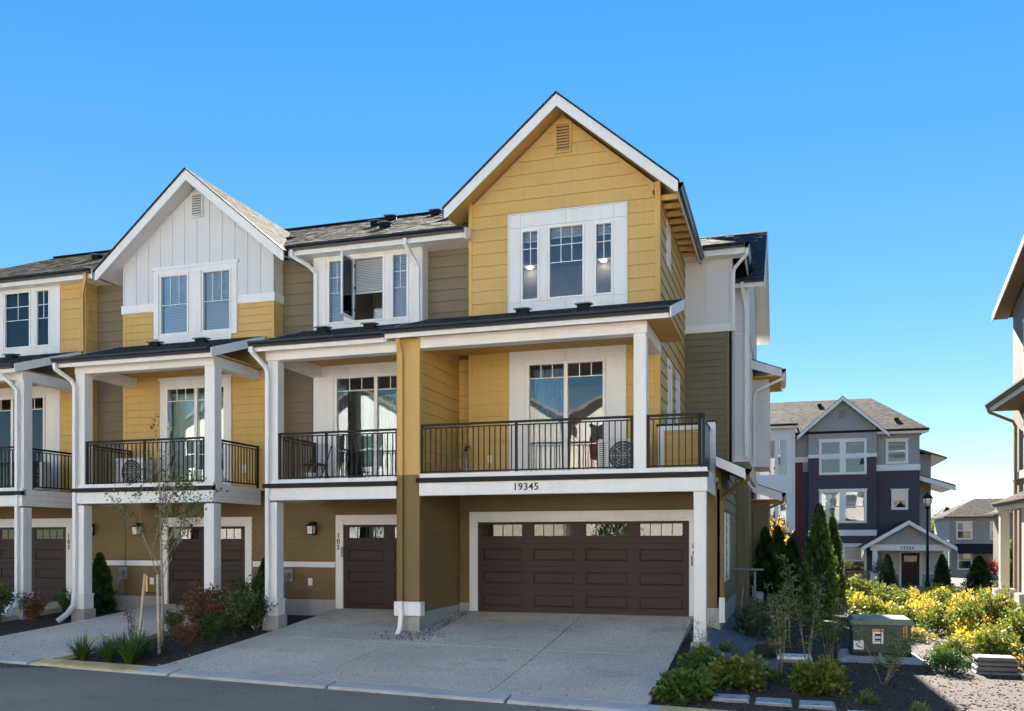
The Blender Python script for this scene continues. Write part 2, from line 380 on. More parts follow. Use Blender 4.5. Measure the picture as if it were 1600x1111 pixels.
def window(parent, fr, u0, u1, v0, v1, grid=None, blind=None, n=0, fw=.045, glass='glass', sash=None):
    """vinyl window: frame, pane, muntins (cols, rows, share of height from the top), blind behind"""
    m = MB(fr)
    m.box(u0, u0+fw, n-.07, n+.02, v0, v1, ch=.004); m.box(u1-fw, u1, n-.07, n+.02, v0, v1, ch=.004)
    m.box(u0+fw, u1-fw, n-.07, n+.02, v0, v0+fw, ch=.004); m.box(u0+fw, u1-fw, n-.07, n+.02, v1-fw, v1, ch=.004)
    w = m.build('window', 'vinyl', parent); a, b, c, d = u0+fw, u1-fw, v0+fw, v1-fw
    if sash: part('sash_rail', 'vinyl', w, fr, (a, b, n-.055, n+.008, c+(d-c)*sash-.022, c+(d-c)*sash+.022), ch=.004)
    if glass: part('pane', glass, w, fr, (a+.001, b-.001, n-.045, n-.037, c+.001, d-.001))
    if grid:
        gc, gr, sh = grid; z0 = d-(d-c)*sh
        for i in range(1, gc): u = a+(b-a)*i/gc; part('muntin', 'vinyl', w, fr, (u-.008, u+.008, n-.036, n-.024, z0+.009, d))
        for j in range(1, gr+1): z = d-(d-z0)*j/gr; part('muntin', 'vinyl', w, fr, (a, b, n-.036, n-.026, z-.008, z+.008))
    if blind:
        q = MB(fr); z = d
        while z > d-(d-c)*blind+.01:
            q.add([(a+.01, n-.13, z-.002), (b-.01, n-.13, z-.002), (b-.01, n-.1, z-.038), (a+.01, n-.1, z-.038)], [(0, 1, 2, 3)]); z -= .04
        q.box(a+.01, b-.01, n-.13, n-.1, z-.01, z+.012); q.build('blind', 'blind', w)
    return w
def curtain(parent, fr, u0, u1, v0, v1, mt, n=-.22, amp=.035, wave=.11):
    m = MB(fr); k = max(6, int((u1-u0)/.018)); P = []
    for i in range(k+1):
        u = u0+(u1-u0)*i/k; d = n+amp*math.sin((u-u0)/wave*2*math.pi+.6*math.sin(u*9)); P += [(u, d, v0), (u, d*1.0+.01*math.sin(u*23), v1)]
    m.add(P, [(2*i, 2*i+2, 2*i+3, 2*i+1) for i in range(k)]); return m.build('curtain', mt, parent, smooth=True)
def slider(parent, fr, u0, u1, v0, v1, n=0, top=.3):
    """two-leaf sliding glass door with a muntin row across the top"""
    fw = .06; m = MB(fr)
    m.box(u0, u0+fw, n-.1, n+.02, v0, v1, ch=.005); m.box(u1-fw, u1, n-.1, n+.02, v0, v1, ch=.005)
    m.box(u0+fw, u1-fw, n-.1, n+.02, v1-fw, v1, ch=.005); m.box(u0+fw, u1-fw, n-.1, n+.02, v0, v0+.05, ch=.005)
    w = m.build('sliding_door', 'vinyl', parent); mid = (u0+u1)/2
    part('door_stile', 'vinyl', w, fr, (mid-.045, mid+.045, n-.07, n-.005, v0+.05, v1-fw), ch=.005)
    for a, b, nn in ((u0+fw, mid-.045, n-.03), (mid+.045, u1-fw, n-.055)):
        part('pane', 'glass', w, fr, (a+.001, b-.001, nn-.008, nn, v0+.051, v1-fw-.001)); z = v1-fw-top
        part('muntin', 'vinyl', w, fr, (a, b, nn+.001, nn+.012, z-.009, z+.009))
        for i in (1, 2): u = a+(b-a)*i/3; part('muntin', 'vinyl', w, fr, (u-.009, u+.009, nn+.001, nn+.013, z+.01, v1-fw))
    return w
def garage_door(parent, fr, u0, u1, v0, v1, cols, n=0, trim=.2, left=True, right=True):
    d = part('garage_door', 'door_brown', parent, fr, (u0, u1, n-.06, n-.0205, v0, v1)); rows = 4; H = (v1-v0)/rows; Wd = (u1-u0)/cols
    for r in range(rows):
        z0, z1 = v0+r*H, v0+(r+1)*H
        m = MB(fr); px0, pz0, pz1 = .13, z0+H*.23, z1-H*.23                # stiles and rails of this section stand round the panels
        if r == 3: pz0, pz1 = z0+H*.28, z1-H*.16
        m.box(u0, u1, n-.02, n, z0+.004, pz0, ch=.003); m.box(u0, u1, n-.02, n, pz1, z1-.004, ch=.003)
        xs = [u0]
        for c in range(cols): xs += [u0+c*Wd+px0, u0+(c+1)*Wd-px0]
        xs.append(u1)
        for i in range(0, len(xs), 2): m.box(xs[i], xs[i+1], n-.02, n-.0005, pz0, pz1)
        sec = m.build('door_section', 'door_brown', d)
        for c in range(cols):
            a, b = u0+c*Wd+px0, u0+(c+1)*Wd-px0
            if r < 3:
                q = MB(fr); i1, i2 = .006, .045
                q.add([(a+i1, n-.019, pz0+i1), (b-i1, n-.019, pz0+i1), (b-i1, n-.019, pz1-i1), (a+i1, n-.019, pz1-i1),
                       (a+i2, n-.003, pz0+i2), (b-i2, n-.003, pz0+i2), (b-i2, n-.003, pz1-i2), (a+i2, n-.003, pz1-i2)],
                      [f[::-1] for f in [(0, 1, 5, 4), (1, 2, 6, 5), (2, 3, 7, 6), (3, 0, 4, 7), (4, 5, 6, 7)]])
                q.build('door_panel', 'door_brown', sec)
            else:
                g = part('window_pane', 'glass_dark', sec, fr, (a+.012, b-.012, n-.0195, n-.014, pz0+.012, pz1-.012))
                k = 4 if b-a > .75 else 3
                mm = MB(fr); mm.box(a, b, n-.02, n-.006, pz0, pz0+.018); mm.box(a, b, n-.02, n-.006, pz1-.018, pz1)
                for i in range(k+1):
                    u = a+(b-a)*i/k; u = min(max(u, a+.009), b-.009); mm.box(u-.009, u+.009, n-.02, n-.007, pz0+.018, pz1-.018)
                mm.build('window_bars', 'door_brown', sec)
    m = MB(fr); t = trim; m.box(u0-t if left else u0, u1+t if right else u1, n-.02, n+.05, v1+.001, v1+t, ch=.006)
    if left: m.box(u0-t, u0-.001, n-.02, n+.048, v0, v1+.001, ch=.006); m.box(u0-.05, u0, n-.02, n+.015, v0, v1)
    if right: m.box(u1+.001, u1+t, n-.02, n+.048, v0, v1+.001, ch=.006); m.box(u1, u1+.05, n-.02, n+.015, v0, v1)
    m.box(u0, u1, n-.02, n+.016, v1-.04, v1); m.build('door_trim', 'trim', d); return d
def railing(parent, p0, p1, z0, z1, mid=None, ends=(1, 1)):
    """metal balcony railing between two points"""
    p0, p1 = Vector((*p0, 0)), Vector((*p1, 0)); L = (p1-p0).length; d = (p1-p0)/L; alongx = abs(d.x) > .5
    def bx(a, b, w, za, zb, ch=.003):
        a, b = p0+d*a, p0+d*b; m = MB()
        if alongx: m.box(a.x, b.x, a.y-w, a.y+w, za, zb, ch=ch)
        else: m.box(a.x-w, a.x+w, a.y, b.y, za, zb, ch=ch)
        return m
    r = bx(0, L, .028, z1-.045, z1).build('railing', 'rail', parent)
    bx(.02, L-.02, .014, z0+.07, z0+.1).build('bottom_rail', 'rail', r)
    bx(.02, L-.02, .014, z1-.1, z1-.075).build('upper_rail', 'rail', r)
    ps = [q for q, e in zip((0, L-.05), ends) if e]+([L*mid-.025] if mid else [])
    for q in ps: bx(q, q+.05, .025, z0, z1-.045).build('post', 'rail', r)
    k = int(L/.118)
    for i in range(1, k):
        q = L*i/k
        if all(abs(q-s-.025) > .05 for s in ps): bx(q-.010, q+.010, .010, z0+.1, z1-.1, ch=0).build('baluster', 'rail', r)
    return r
def gutter(parent, p0, p1, r=.075, mt='gutter', out=(0, -1)):
    """K-style gutter along an eave: open trough with rolled lip"""
    p0, p1 = Vector(p0), Vector(p1); o = Vector((*out, 0)); m = MB()
    prof = [(0, .0), (0, -.12), (.07, -.125), (.09, -.075), (.118, -.045), (.118, .0), (.106, .0), (.106, -.035), (.08, -.07), (.062, -.113), (.01, -.11), (.01, 0)]
    n = len(prof); P = [tuple(q+o*a+Vector((0, 0, b))) for q in (p0, p1) for a, b in prof]
    m.add(P, [(i, (i+1) % n, n+(i+1) % n, n+i) for i in range(n)]+[tuple(range(6))+(6,), ])
    m.add([tuple(q+o*a+Vector((0, 0, b))) for q in (p0,) for a, b in prof[:6]], [tuple(range(6))])
    m.add([tuple(q+o*a+Vector((0, 0, b))) for q in (p1,) for a, b in prof[:6]], [tuple(range(6))[::-1]])
    return m.build('gutter', mt, parent)
def downspout(parent, pts, mt='trim', w=.042, d=.032, name='downspout'):
    """rectangular pipe along a path, corners mitred"""
    pts = [Vector(p) for p in pts]; m = MB(); n = len(pts); rings = []
    for k, p in enumerate(pts):
        t = (pts[min(k+1, n-1)]-pts[max(k-1, 0)]).normalized()
        a = Vector((1, 0, 0)); a = (a-t*a.dot(t)).normalized() if abs(t.x) < .85 else Vector((0, 1, 0))
        b = t.cross(a); rings += [tuple(p+a*sx*w+b*sy*d) for sx, sy in ((-1, -1), (1, -1), (1, 1), (-1, 1))]
    m.add(rings, [(4*k+j, 4*k+(j+1) % 4, 4*k+4+(j+1) % 4, 4*k+4+j) for k in range(n-1) for j in range(4)]+[(3, 2, 1, 0), tuple(range(4*n-4, 4*n))])
    return m.build(name, mt, parent)
def vent_louvre(parent, fr, u0, u1, v0, v1, mt, n=0):
    m = MB(fr); f = .045
    m.box(u0, u0+f, n, n+.04, v0, v1, ch=.004); m.box(u1-f, u1, n, n+.04, v0, v1, ch=.004); m.box(u0+f, u1-f, n, n+.04, v0, v0+f, ch=.004); m.box(u0+f, u1-f, n, n+.04, v1-f, v1, ch=.004)
    g = m.build('gable_vent', mt, parent); k = int((v1-v0-2*f)/.06)
    part('vent_backing', 'room_dark', g, fr, (u0+f, u1-f, n-.002, n+.004, v0+f, v1-f))
    for i in range(k):
        z = v0+f+(v1-v0-2*f)*(i+.15)/k
        MB(fr).add([(u0+f, n+.036, z), (u1-f, n+.036, z), (u1-f, n+.008, z+.045), (u0+f, n+.008, z+.045), (u0+f, n+.036, z+.008), (u1-f, n+.036, z+.008), (u1-f, n+.008, z+.053), (u0+f, n+.008, z+.053)],
                   [(0, 1, 2, 3)[::-1], (4, 5, 6, 7), (0, 4, 5, 1)[::-1], (3, 2, 6, 7)[::-1]]).build('slat', mt, g)
def roof_vent(roof, x, y, z, s):
    """low black box vent with a sloping lid, sat on the slope"""
    m = MB(); m.box(x-.13, x+.13, y-.12, y+.12, z-.06, z+.06, ch=.01); v = m.build('roof_vent', 'black_metal', roof)
    MB().prism([(x-.17, y-.17, z+.055), (x-.11, y-.2, z+.055), (x+.11, y-.2, z+.055), (x+.17, y-.17, z+.055), (x+.17, y+.1, z+.09), (x+.1, y+.15, z+.09), (x-.1, y+.15, z+.09), (x-.17, y+.1, z+.09)], (0, 0, .022)).build('vent_lid', 'meter_grey', v)

# ------------------------------------------------------------------ lie of the land
def lerp(a, b, t): return a+(b-a)*t
def zk(x): return -.544-.0228*(max(-45, min(x, 22))+14.07)                 # road edge falls gently to the right
def curve(pts, y):
    for (y0, z0), (y1, z1) in zip(pts, pts[1:]):
        if y <= y1: return lerp(z0, z1, max(0, (y-y0)/(y1-y0)))
    return pts[-1][1]
def drive_z(x, y):                                                        # driveway surface, garage floor at 0
    t = max(0, min(1, (19.6-y)/6.45)); t = t+.28*t*(1-t); return lerp(-.005, zk(x)+.05, t)
def land(x, y):
    road = zk(x)-.12
    if y < 13: return road
    front = lerp(zk(x)+.0, -.17, min(1, (y-13)/6)) if y < 19 else -.17
    gard = curve([(13, zk(x)+.02), (18, -.66), (25, -.47), (31, -.52), (54, -1.2), (75, -1.6), (200, -2.2)], y)
    t = max(0, min(1, (x+1.9)/1.5)); return lerp(front-.04, gard, t*t*(3-2*t)) if y < 33 else lerp(-.2 if x < -1.9 else gard, gard, min(1, (y-33)/10))
def sheet(name, mt, xs, ys, zf, kind='structure', parent=None, lift=0):
    m = MB(); nx, ny = len(xs), len(ys)
    m.add([(x, y, zf(x, y)+lift) for y in ys for x in xs], [(j*nx+i, j*nx+i+1, (j+1)*nx+i+1, (j+1)*nx+i) for j in range(ny-1) for i in range(nx-1)])
    return m.build(name, mt, parent, smooth=True, kind=kind)
def ar(a, b, st): n = max(1, round((b-a)/st)); return [a+(b-a)*i/n for i in range(n+1)]
sheet('ground', 'mulch', [-4000, -600, -120, -60]+ar(-40, -20, 2)[0:]+ar(-19.5, 12, .5)+ar(13, 40, 2)+[60, 120, 600, 4000],
      [-4000, -600, -120, -40]+ar(-30, 12, 3)+[12.9]+ar(13.1, 34, .6)+ar(36, 90, 3)+[140, 250, 600, 1500, 4500], lambda x, y: land(x, y) if abs(x) < 60 and -40 < y < 120 else -2.4 if y > 0 else -1.2)
road = sheet('road', 'asphalt', ar(-60, 22, 2), ar(3.2, 12.62, 1.57), lambda x, y: zk(x)-.03)
MB().prism([(-30, 11.0, zk(-30)-.026), (-15.2, 11.25, zk(-15.2)-.026), (-13.3, 12.1, zk(-13.3)-.026), (-12.3, 12.615, zk(-12.3)-.026), (-30, 12.615, zk(-30)-.026)], (0, 0, .002)).build('asphalt_patch', 'asphalt_new', road)
sheet('far_driveway', 'concrete', ar(-60, 22, 4), ar(-14, 3.1, 3), lambda x, y: zk(x)+.02)
kerb = thing('kerb', None, None, (0, 12.8, -.8)); kerb['kind'] = 'structure'
xk = -31.0
while xk < 9:
    b = xk+2.95; ye = (-13.05 < xk+1.4 < -10.5) or xk > -2.2
    m = MB(); P = [(x, y, zk(x)+z) for x in (xk, b) for y, z in ((12.62, -.16), (12.62, -.012), (12.66, .016), (12.98, .052), (12.995, .05), (12.995, -.16))]
    m.add(P, [(i, (i+1) % 6, 6+(i+1) % 6, 6+i) for i in range(6)]+[tuple(range(6))[::-1], tuple(range(6, 12))]); m.build('kerb_stone', 'kerb', kerb)
    xk += 3.0 if abs(xk+13) > .01 else 3.0
for a, b in ((-13.0, -10.75), (-1.75, 2.5), (-18.3, -15.9)):                 # yellow paint on top of the kerb beside the beds
    MB().add([(x, y, zk(x)+z+.004) for x in (a, b) for y, z in ((12.622, -.014), (12.66, .016), (12.98, .052))], [(0, 3, 4, 1), (1, 4, 5, 2)]).build('kerb_paint', 'kerb_yellow', kerb)
def driveway(x0, x1, cuts, ycuts):
    base = sheet('driveway', 'mulch', ar(x0, x1, .6), ar(13.0, 19.7, .4), drive_z, lift=-.03)
    ys = [13.0, *ycuts, 19.72]; xs = [x0, *cuts, x1]; g = .011
    for a, b in zip(xs, xs[1:]):
        for c, d in zip(ys, ys[1:]):
            X, Y = ar(a+g, b-g, .5), ar(c+g, d-g, .35); m = MB(); nx, ny = len(X), len(Y)
            m.add([(x, y, drive_z(x, y)) for y in Y for x in X], [(j*nx+i, j*nx+i+1, (j+1)*nx+i+1, (j+1)*nx+i) for j in range(ny-1) for i in range(nx-1)])
            for e in ([(x, Y[0]) for x in X], [(X[-1], y) for y in Y], [(x, Y[-1]) for x in X[::-1]], [(X[0], y) for y in Y[::-1]]):
                k = len(e); m.add([(x, y, drive_z(x, y)-q) for q in (0, .13) for x, y in e], [(i, k+i, k+i+1, i+1) for i in range(k-1)])
            m.build('concrete_slab', 'aggregate', base)
driveway(-10.6, -1.95, (-7.55, -4.42), (16.2,)); driveway(-15.85, -12.85, (), (16.2,)); driveway(-24, -18.1, (), (16.2,))
m = MB()                                                                      # blue-grey gravel along the side of the end house
sheet('gravel_path', 'path_gravel', ar(-1.75, -.15, .2), ar(16.6, 33, .6), lambda x, y: land(x, y)+.04)

# ------------------------------------------------------------------ the end house (number 106)
F17, F19, F196 = Fr('F', 17.2), Fr('F', 19.25), Fr('F', 19.6)
def shed_roof(h, x0, x1, ye, ze, yw, zw, rake=True, vents=()):
    """porch roof: slab, shingles, fascia, gutter and rake boards"""
    r = slope(h, (x0, ye, ze), (x1, ye, ze), (x1, yw, zw), (x0, yw, zw), .1, 'gutter', 'shingle_dark', 'porch_roof')
    gutter(r, (x0+.01, ye+.0, ze+.01), (x1-.01, ye, ze+.01))
    part('fascia', 'trim', r, None, (x0+.02, x1-.02, ye+.002, ye+.03, ze-.2, ze-.06), ch=.004)
    if rake:
        for x, s in ((x0-.032, 1), (x1+.002, 0)):
            MB().prism([(x, ye-.02, ze-.2), (x, yw-.1, zw-.24), (x, yw-.1, zw-.03), (x, ye-.02, ze+.005)], (.03, 0, 0)).build('rake_board', 'trim', r)
    for vx, vy in vents: roof_vent(r, vx, vy, lerp(ze, zw, (vy-ye)/(yw-ye))+.02, 1)
    return r
def porch_post(h, x0, x1, y0, y1, z0, z1, base=False):
    p = part('porch_post', 'trim', h, None, (x0, x1, y0, y1, z0, z1), ch=.008)
    if base:
        part('post_base', 'trim', p, None, (x0-.025, x1+.025, y0-.025, y1+.025, z0, z0+.34), ch=.008)
        part('base_cap', 'trim', p, None, (x0-.04, x1+.04, y0-.04, y1+.04, z0+.34, z0+.375), ch=.008)
        part('pier', 'concrete', p, None, (x0-.06, x1+.06, y0-.06, y1+.06, z0-.35, z0-.001), ch=.012)
    return p
def deck(h, x0, x1, yf, yb, z, right=False, left=False, band=.29):
    """balcony floor: white edge board, black drip trim, deep white band below"""
    d = part('balcony_deck', 'concrete', h, None, (x0+.02, x1-.02, yf+.02, yb, z-.12, z))
    part('deck_edge', 'trim', d, None, (x0, x1, yf-.02, yf+.02, z-.045, z+.045), ch=.004)
    part('drip_trim', 'black_metal', d, None, (x0-.03, x1+.03, yf-.085, yf+.02, z-.145, z-.046), ch=.004)
    part('beam_band', 'trim', d, None, (x0, x1, yf-.03, yf+.12, z-.126-band, z-.146), ch=.006)
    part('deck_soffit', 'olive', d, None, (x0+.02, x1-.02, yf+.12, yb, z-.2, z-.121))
    for s, x in ((right, x1), (left, x0)):
        if s:
            a, b = (x-.03, x+.002) if x == x1 else (x-.002, x+.03)
            for k in range(3): part('side_board', 'trim', d, None, (a, b, yf+.121, yb, z-.126-band+k*.139, z-.126-band+(k+1)*.139-.005), ch=.003)
    return d
h6 = thing('townhouse', 'mustard end townhouse with tall gable, wide brown garage door and number 19345', 'townhouse', (-4.6, 19.6, 0), 'townhouses in the mustard row')
# ground floor
g6 = (-6.92, -2.04, 0, 2.12)
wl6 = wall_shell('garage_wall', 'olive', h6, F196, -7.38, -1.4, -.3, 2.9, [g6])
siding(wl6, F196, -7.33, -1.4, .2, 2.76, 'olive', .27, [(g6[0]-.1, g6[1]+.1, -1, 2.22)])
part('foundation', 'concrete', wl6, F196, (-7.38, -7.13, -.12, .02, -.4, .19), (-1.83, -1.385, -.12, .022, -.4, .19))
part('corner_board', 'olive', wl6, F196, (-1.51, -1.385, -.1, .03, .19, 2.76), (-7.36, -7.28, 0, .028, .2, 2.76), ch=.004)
gd = garage_door(h6, F196, *g6, 4)
text('106', .17, F196, -1.93, .05, 1.62, gd, vertical=True)
part('doorbell', 'meter_grey', gd, F196, (-2.0, -1.95, .05, .075, 1.1, 1.32), ch=.004)
part('garage_interior', 'room_dark', h6, None, (-7.3, -1.5, 19.8, 19.86, -.1, 2.8))
# party wall that divides its porch from number 105
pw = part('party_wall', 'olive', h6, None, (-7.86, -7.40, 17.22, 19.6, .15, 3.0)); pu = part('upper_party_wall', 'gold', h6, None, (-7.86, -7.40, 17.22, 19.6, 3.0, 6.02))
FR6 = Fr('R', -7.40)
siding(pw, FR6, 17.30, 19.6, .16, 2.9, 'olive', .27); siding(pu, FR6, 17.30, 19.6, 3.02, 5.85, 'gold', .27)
FL5 = Fr('L', -7.86); siding(pw, FL5, 17.30, 19.6, .16, 2.9, 'olive', .27); siding(pu, FL5, 17.30, 19.6, 3.02, 5.85, 'gold', .27)
part('corner_post', 'olive', pw, None, (-7.89, -7.36, 17.17, 17.30, .16, 3.02), ch=.012); part('corner_post', 'yellow', pu, None, (-7.89, -7.36, 17.17, 17.30, 3.021, 5.9), ch=.012)
part('post_collar', 'trim', pw, None, (-7.93, -7.32, 17.12, 17.36, .06, .36), ch=.01)
part('foundation', 'concrete', pw, None, (-7.86, -7.38, 17.2, 19.58, -.7, .145), ch=.01)
downspout(pw, [(-7.76, 16.95, 5.86), (-7.76, 17.0, 5.76), (-7.76, 17.11, 5.6), (-7.76, 17.12, 3.02)], 'yellow'); downspout(pw, [(-7.76, 17.12, 3.02), (-7.76, 17.12, .5), (-7.76, 17.07, .37)], 'olive')
downspout(pw, [(-7.76, 17.07, .37), (-7.73, 17.06, .1), (-7.74, 17.02, -.2), (-7.80, 16.94, -.40)], 'trim', .045, .038)
# upper floors
side_n = [(19.25+1.15, 19.25+1.62, 8.02, 8.85), (20.6, 21.15, 3.8, 5.75), (22.2, 22.75, 3.9, 5.75)]
w63 = (-6.06, -3.34, 6.6, 9.05); wins6 = [(-5.76, -5.33, 7.06, 8.67), (-5.13, -4.29, 7.06, 8.70), (-4.07, -3.65, 7.06, 8.67)]
sl6 = (-5.62, -3.82, 3.06, 5.66)
up = wall_shell('upper_wall', 'yellow', h6, F19, -7.01, -2.64, 2.98, 9.3, [(a+.02, b-.02, c+.02, d-.02) for a, b, c, d in wins6+[sl6]], gable=(-4.80, 11.16))
siding(up, F19, -6.93, -2.74, 6.5, 9.3, 'yellow', .285, [w63, (-4.96, -4.59, 10.31, 10.97)], gable=(-4.80, 11.12, 9.3-.07*1.0))
siding(up, F19, -6.93, -2.74, 3.05, 5.9, 'gold', .285, [(-6.04, -3.36, 2, 6.0)])
for z0, z1, mt in ((2.99, 6.0, 'gold'), (6.5, 9.42, 'yellow')):
    part('corner_board', mt, up, F19, (-7.02, -6.93, -.02, .026, z0, z1), (-2.74, -2.625, -.02, .026, z0, z1), ch=.004)
    part('corner_board', mt, up, Fr('R', -2.64), (19.2, 19.36, -.02, .024, z0, z1), ch=.004)
part('corner_return', 'gold', up, Fr('L', -7.01), (19.27, 19.62, -.1, .004, 2.98, 9.3)); part('recess_wall', 'gold', up, F196, (-7.40, -7.0, -.1, -.004, 2.98, 6.2))
siding(up, F196, -7.40, -7.01, 3.05, 5.9, 'gold', .285)
F6p = Fr('F', 19.25)
def panels(parent, fr, rects, mt='trim', n=.006, th=.02, holes=()):
    wall_shell('panel_backing', mt, parent, fr, min(q[0] for q in rects)+.01, max(q[1] for q in rects)-.01, min(q[2] for q in rects)+.01, max(q[3] for q in rects)-.01, [(a+.02, b-.02, c+.02, d-.02) for a, b, c, d in holes], .004, n-.001)
    for a, b, c, d in rects: part('white_panel', mt, parent, fr, (a+.004, b-.004, n, n+th, c+.004, d-.004), ch=.003)
us = [-6.04, -5.78, -4.72, -3.64, -3.36]
panels(up, F6p, [(-6.04, -5.77, 8.73, 9.03), (-5.77, -4.71, 8.73, 9.03), (-4.71, -3.63, 8.73, 9.03), (-3.63, -3.36, 8.73, 9.03), (-6.04, -5.77, 7.03, 8.73), (-3.63, -3.36, 7.03, 8.73),
                 (-6.04, -5.77, 6.8, 7.03), (-5.77, -4.71, 6.8, 7.03), (-4.71, -3.63, 6.8, 7.03), (-3.63, -3.36, 6.8, 7.03), (-5.33, -5.13, 7.03, 8.73), (-4.29, -4.07, 7.03, 8.73)], holes=wins6)
part('panel_edge', 'trim', up, F6p, (-6.07, -6.042, 0, .036, 6.76, 9.06), (-3.358, -3.33, 0, .036, 6.76, 9.06), (-6.042, -3.358, 0, .034, 9.032, 9.06), ch=.003)
for (a, b, c, d), gr in zip(wins6, ((2, 2, .5), (3, 2, .5), (2, 2, .5))): window(up, F6p, a, b, c, d, gr, .12, n=.012)
vent_louvre(up, F19, -4.97, -4.58, 10.30, 11.0-.02, 'yellow', .012)
panels(up, F6p, [(-6.04, -5.64, 5.68, 6.0), (-5.64, -4.72, 5.68, 6.0), (-4.72, -3.8, 5.68, 6.0), (-3.8, -3.36, 5.68, 6.0), (-6.04, -5.66, 3.05, 5.68), (-3.78, -3.36, 3.05, 5.68)], holes=[sl6])
slider(up, F6p, *sl6, n=.02)
r6 = room(h6, F19, -6.9, -2.75, 3.03, 5.75); r63 = room(h6, F19, -6.9, -2.75, 6.65, 8.85, 3.2)
curtain(up, F19, -5.55, -4.78, 3.1, 5.55, 'curtain_blue', -.3); part('sofa', 'red_cloth', r6, None, (-4.55, -3.2, 20.1, 20.9, 3.05, 3.95), ch=.08)
for x, y, z, rr in ((-6.47, 22.4, 8.835, r63), (-4.5, 22.4, 8.835, r63), (-6.05, 22.2, 5.735, r6)):
    MB().lathe([(.08, 0), (.08, .012)], (x, y, z-.012), 20).build('ceiling_light', 'downlight', rr)
part('outlet', 'white_tag', up, F19, (-6.55, -6.45, .012, .05, 3.42, 3.6), ch=.006)
# side of the front bay
FS = Fr('R', -2.64); sw = wall_shell('side_wall', 'yellow', h6, FS, 19.25, 24.2, 2.98, 9.25, side_n)
siding(sw, FS, 19.36, 24.18, 3.05, 9.2, 'yellow', .285, [(a-.08, b+.08, c-.08, d+.08) for a, b, c, d in side_n])
for a, b, c, d in side_n:
    window(sw, FS, a, b, c, d, None, None, n=.01)
    part('window_trim', 'trim', sw, FS, (a-.1, a, 0, .035, c-.1, d+.1), (b, b+.1, 0, .035, c-.1, d+.1), (a, b, 0, .034, d, d+.1), (a, b, 0, .034, c-.1, c), ch=.004)
# ground floor side
FG = Fr('R', -1.4); gw = wall_shell('side_wall', 'olive', h6, FG, 19.6, 26.0, -.3, 3.4, [(20.7, 21.2, .8, 2.2), (22.0, 22.5, .8, 2.2)])
siding(gw, FG, 19.72, 25.98, .2, 3.3, 'taupe', .27, [(20.6, 21.3, .7, 2.3), (21.9, 22.6, .7, 2.3)])
part('corner_board', 'olive', gw, FG, (19.57, 19.73, -.05, .028, .19, 2.9), ch=.004); part('foundation', 'concrete', gw, FG, (19.58, 26, -.1, .02, -.6, .19))
for a, b in ((20.7, 21.2), (22.0, 22.5)):
    window(gw, FG, a, b, .8, 2.2, None, None, n=.01); part('window_trim', 'trim', gw, FG, (a-.1, a, 0, .035, .7, 2.3), (b, b+.1, 0, .035, .7, 2.3), (a, b, 0, .034, 2.2, 2.3), (a, b, 0, .034, .7, .8), ch=.004)
part('outlet', 'white_tag', gw, FG, (20.0, 20.1, .015, .06, .55, .75), ch=.006)
ra = MB().prism([(-1.42, 18.9, 3.34), (-.82, 18.9, 3.06), (-.82, 18.9, 3.14), (-1.42, 18.9, 3.42)], (0, 4.4, 0)).build('side_roof', 'gutter', h6)
shingles(ra, (-.82, 18.9, 3.145), (-.82, 23.3, 3.145), (-1.42, 23.3, 3.425), (-1.42, 18.9, 3.425), 'shingle_dark')
MB().prism([(-1.42, 18.87, 3.2), (-.83, 18.87, 2.92), (-.83, 18.87, 3.12), (-1.42, 18.87, 3.40)], (0, .03, 0)).build('rake_board', 'trim', ra)
gutter(ra, (-.82, 18.92, 3.13), (-.82, 23.3, 3.13), mt='trim', out=(1, 0)); part('fascia', 'trim', ra, None, (-.85, -.822, 18.92, 23.3, 2.9, 3.06))
downspout(ra, [(-.78, 19.0, 3.0), (-.80, 19.05, 2.92), (-1.28, 19.5, 2.62), (-1.34, 19.56, 2.5), (-1.34, 19.56, .42)], 'olive'); downspout(ra, [(-1.34, 19.56, .42), (-1.34, 19.54, .1), (-1.33, 19.5, -.12)], 'trim', .06, .05)
# balcony, posts, porch roof
d6 = deck(h6, -7.40, -1.45, 17.2, 19.25, 3.0, right=True)
text('19345', .205, F17, -5.04, .03, 2.665, d6)
porch_post(h6, -1.71, -1.475, 17.21, 17.45, -.30, 2.58, False)
part('pier', 'concrete', h6, None, (-1.76, -1.42, 17.15, 17.5, -.7, -.301), ch=.01)
porch_post(h6, -2.87, -2.62, 17.25, 17.5, 3.0, 5.7)
railing(h6, (-7.39, 17.27), (-2.88, 17.27), 3.0, 4.09, mid=.47); railing(h6, (-2.61, 17.27), (-1.50, 17.27), 3.0, 4.09)
sp = part('privacy_screen', 'rail', h6, None, (-1.625, -1.575, 17.30, 19.48, 4.03, 4.085), (-1.625, -1.575, 17.30, 19.48, 3.08, 3.12), (-1.625, -1.575, 17.30, 17.35, 3.12, 4.03), ch=.003)
part('screen_pane', 'screen_mesh', sp, None, (-1.61, -1.59, 17.35, 19.48, 3.12, 4.03)); part('screen_post', 'trim', sp, None, (-1.68, -1.48, 19.49, 19.68, 2.99, 4.2), ch=.006); part('screen_cap', 'rail', sp, None, (-1.71, -1.45, 19.46, 19.71, 4.2, 4.23), ch=.004)
part('flat_roof', 'concrete', h6, None, (-2.62, -1.41, 19.28, 24.18, 2.90, 2.99))
pp = part('parapet', 'gold', h6, None, (-2.63, -1.665, 18.96, 19.08, 2.99, 4.08)); siding(pp, Fr('F', 18.96), -2.5, -1.78, 3.05, 3.98, 'gold', .285)
part('parapet_trim', 'trim', pp, None, (-2.62, -2.5, 18.93, 18.96, 3.0, 4.08), (-1.78, -1.66, 18.93, 18.96, 3.0, 4.08), (-2.5, -1.78, 18.932, 18.96, 3.98, 4.08), ch=.004); part('parapet_cap', 'black_metal', pp, None, (-2.66, -1.65, 18.9, 19.12, 4.081, 4.12), ch=.006)
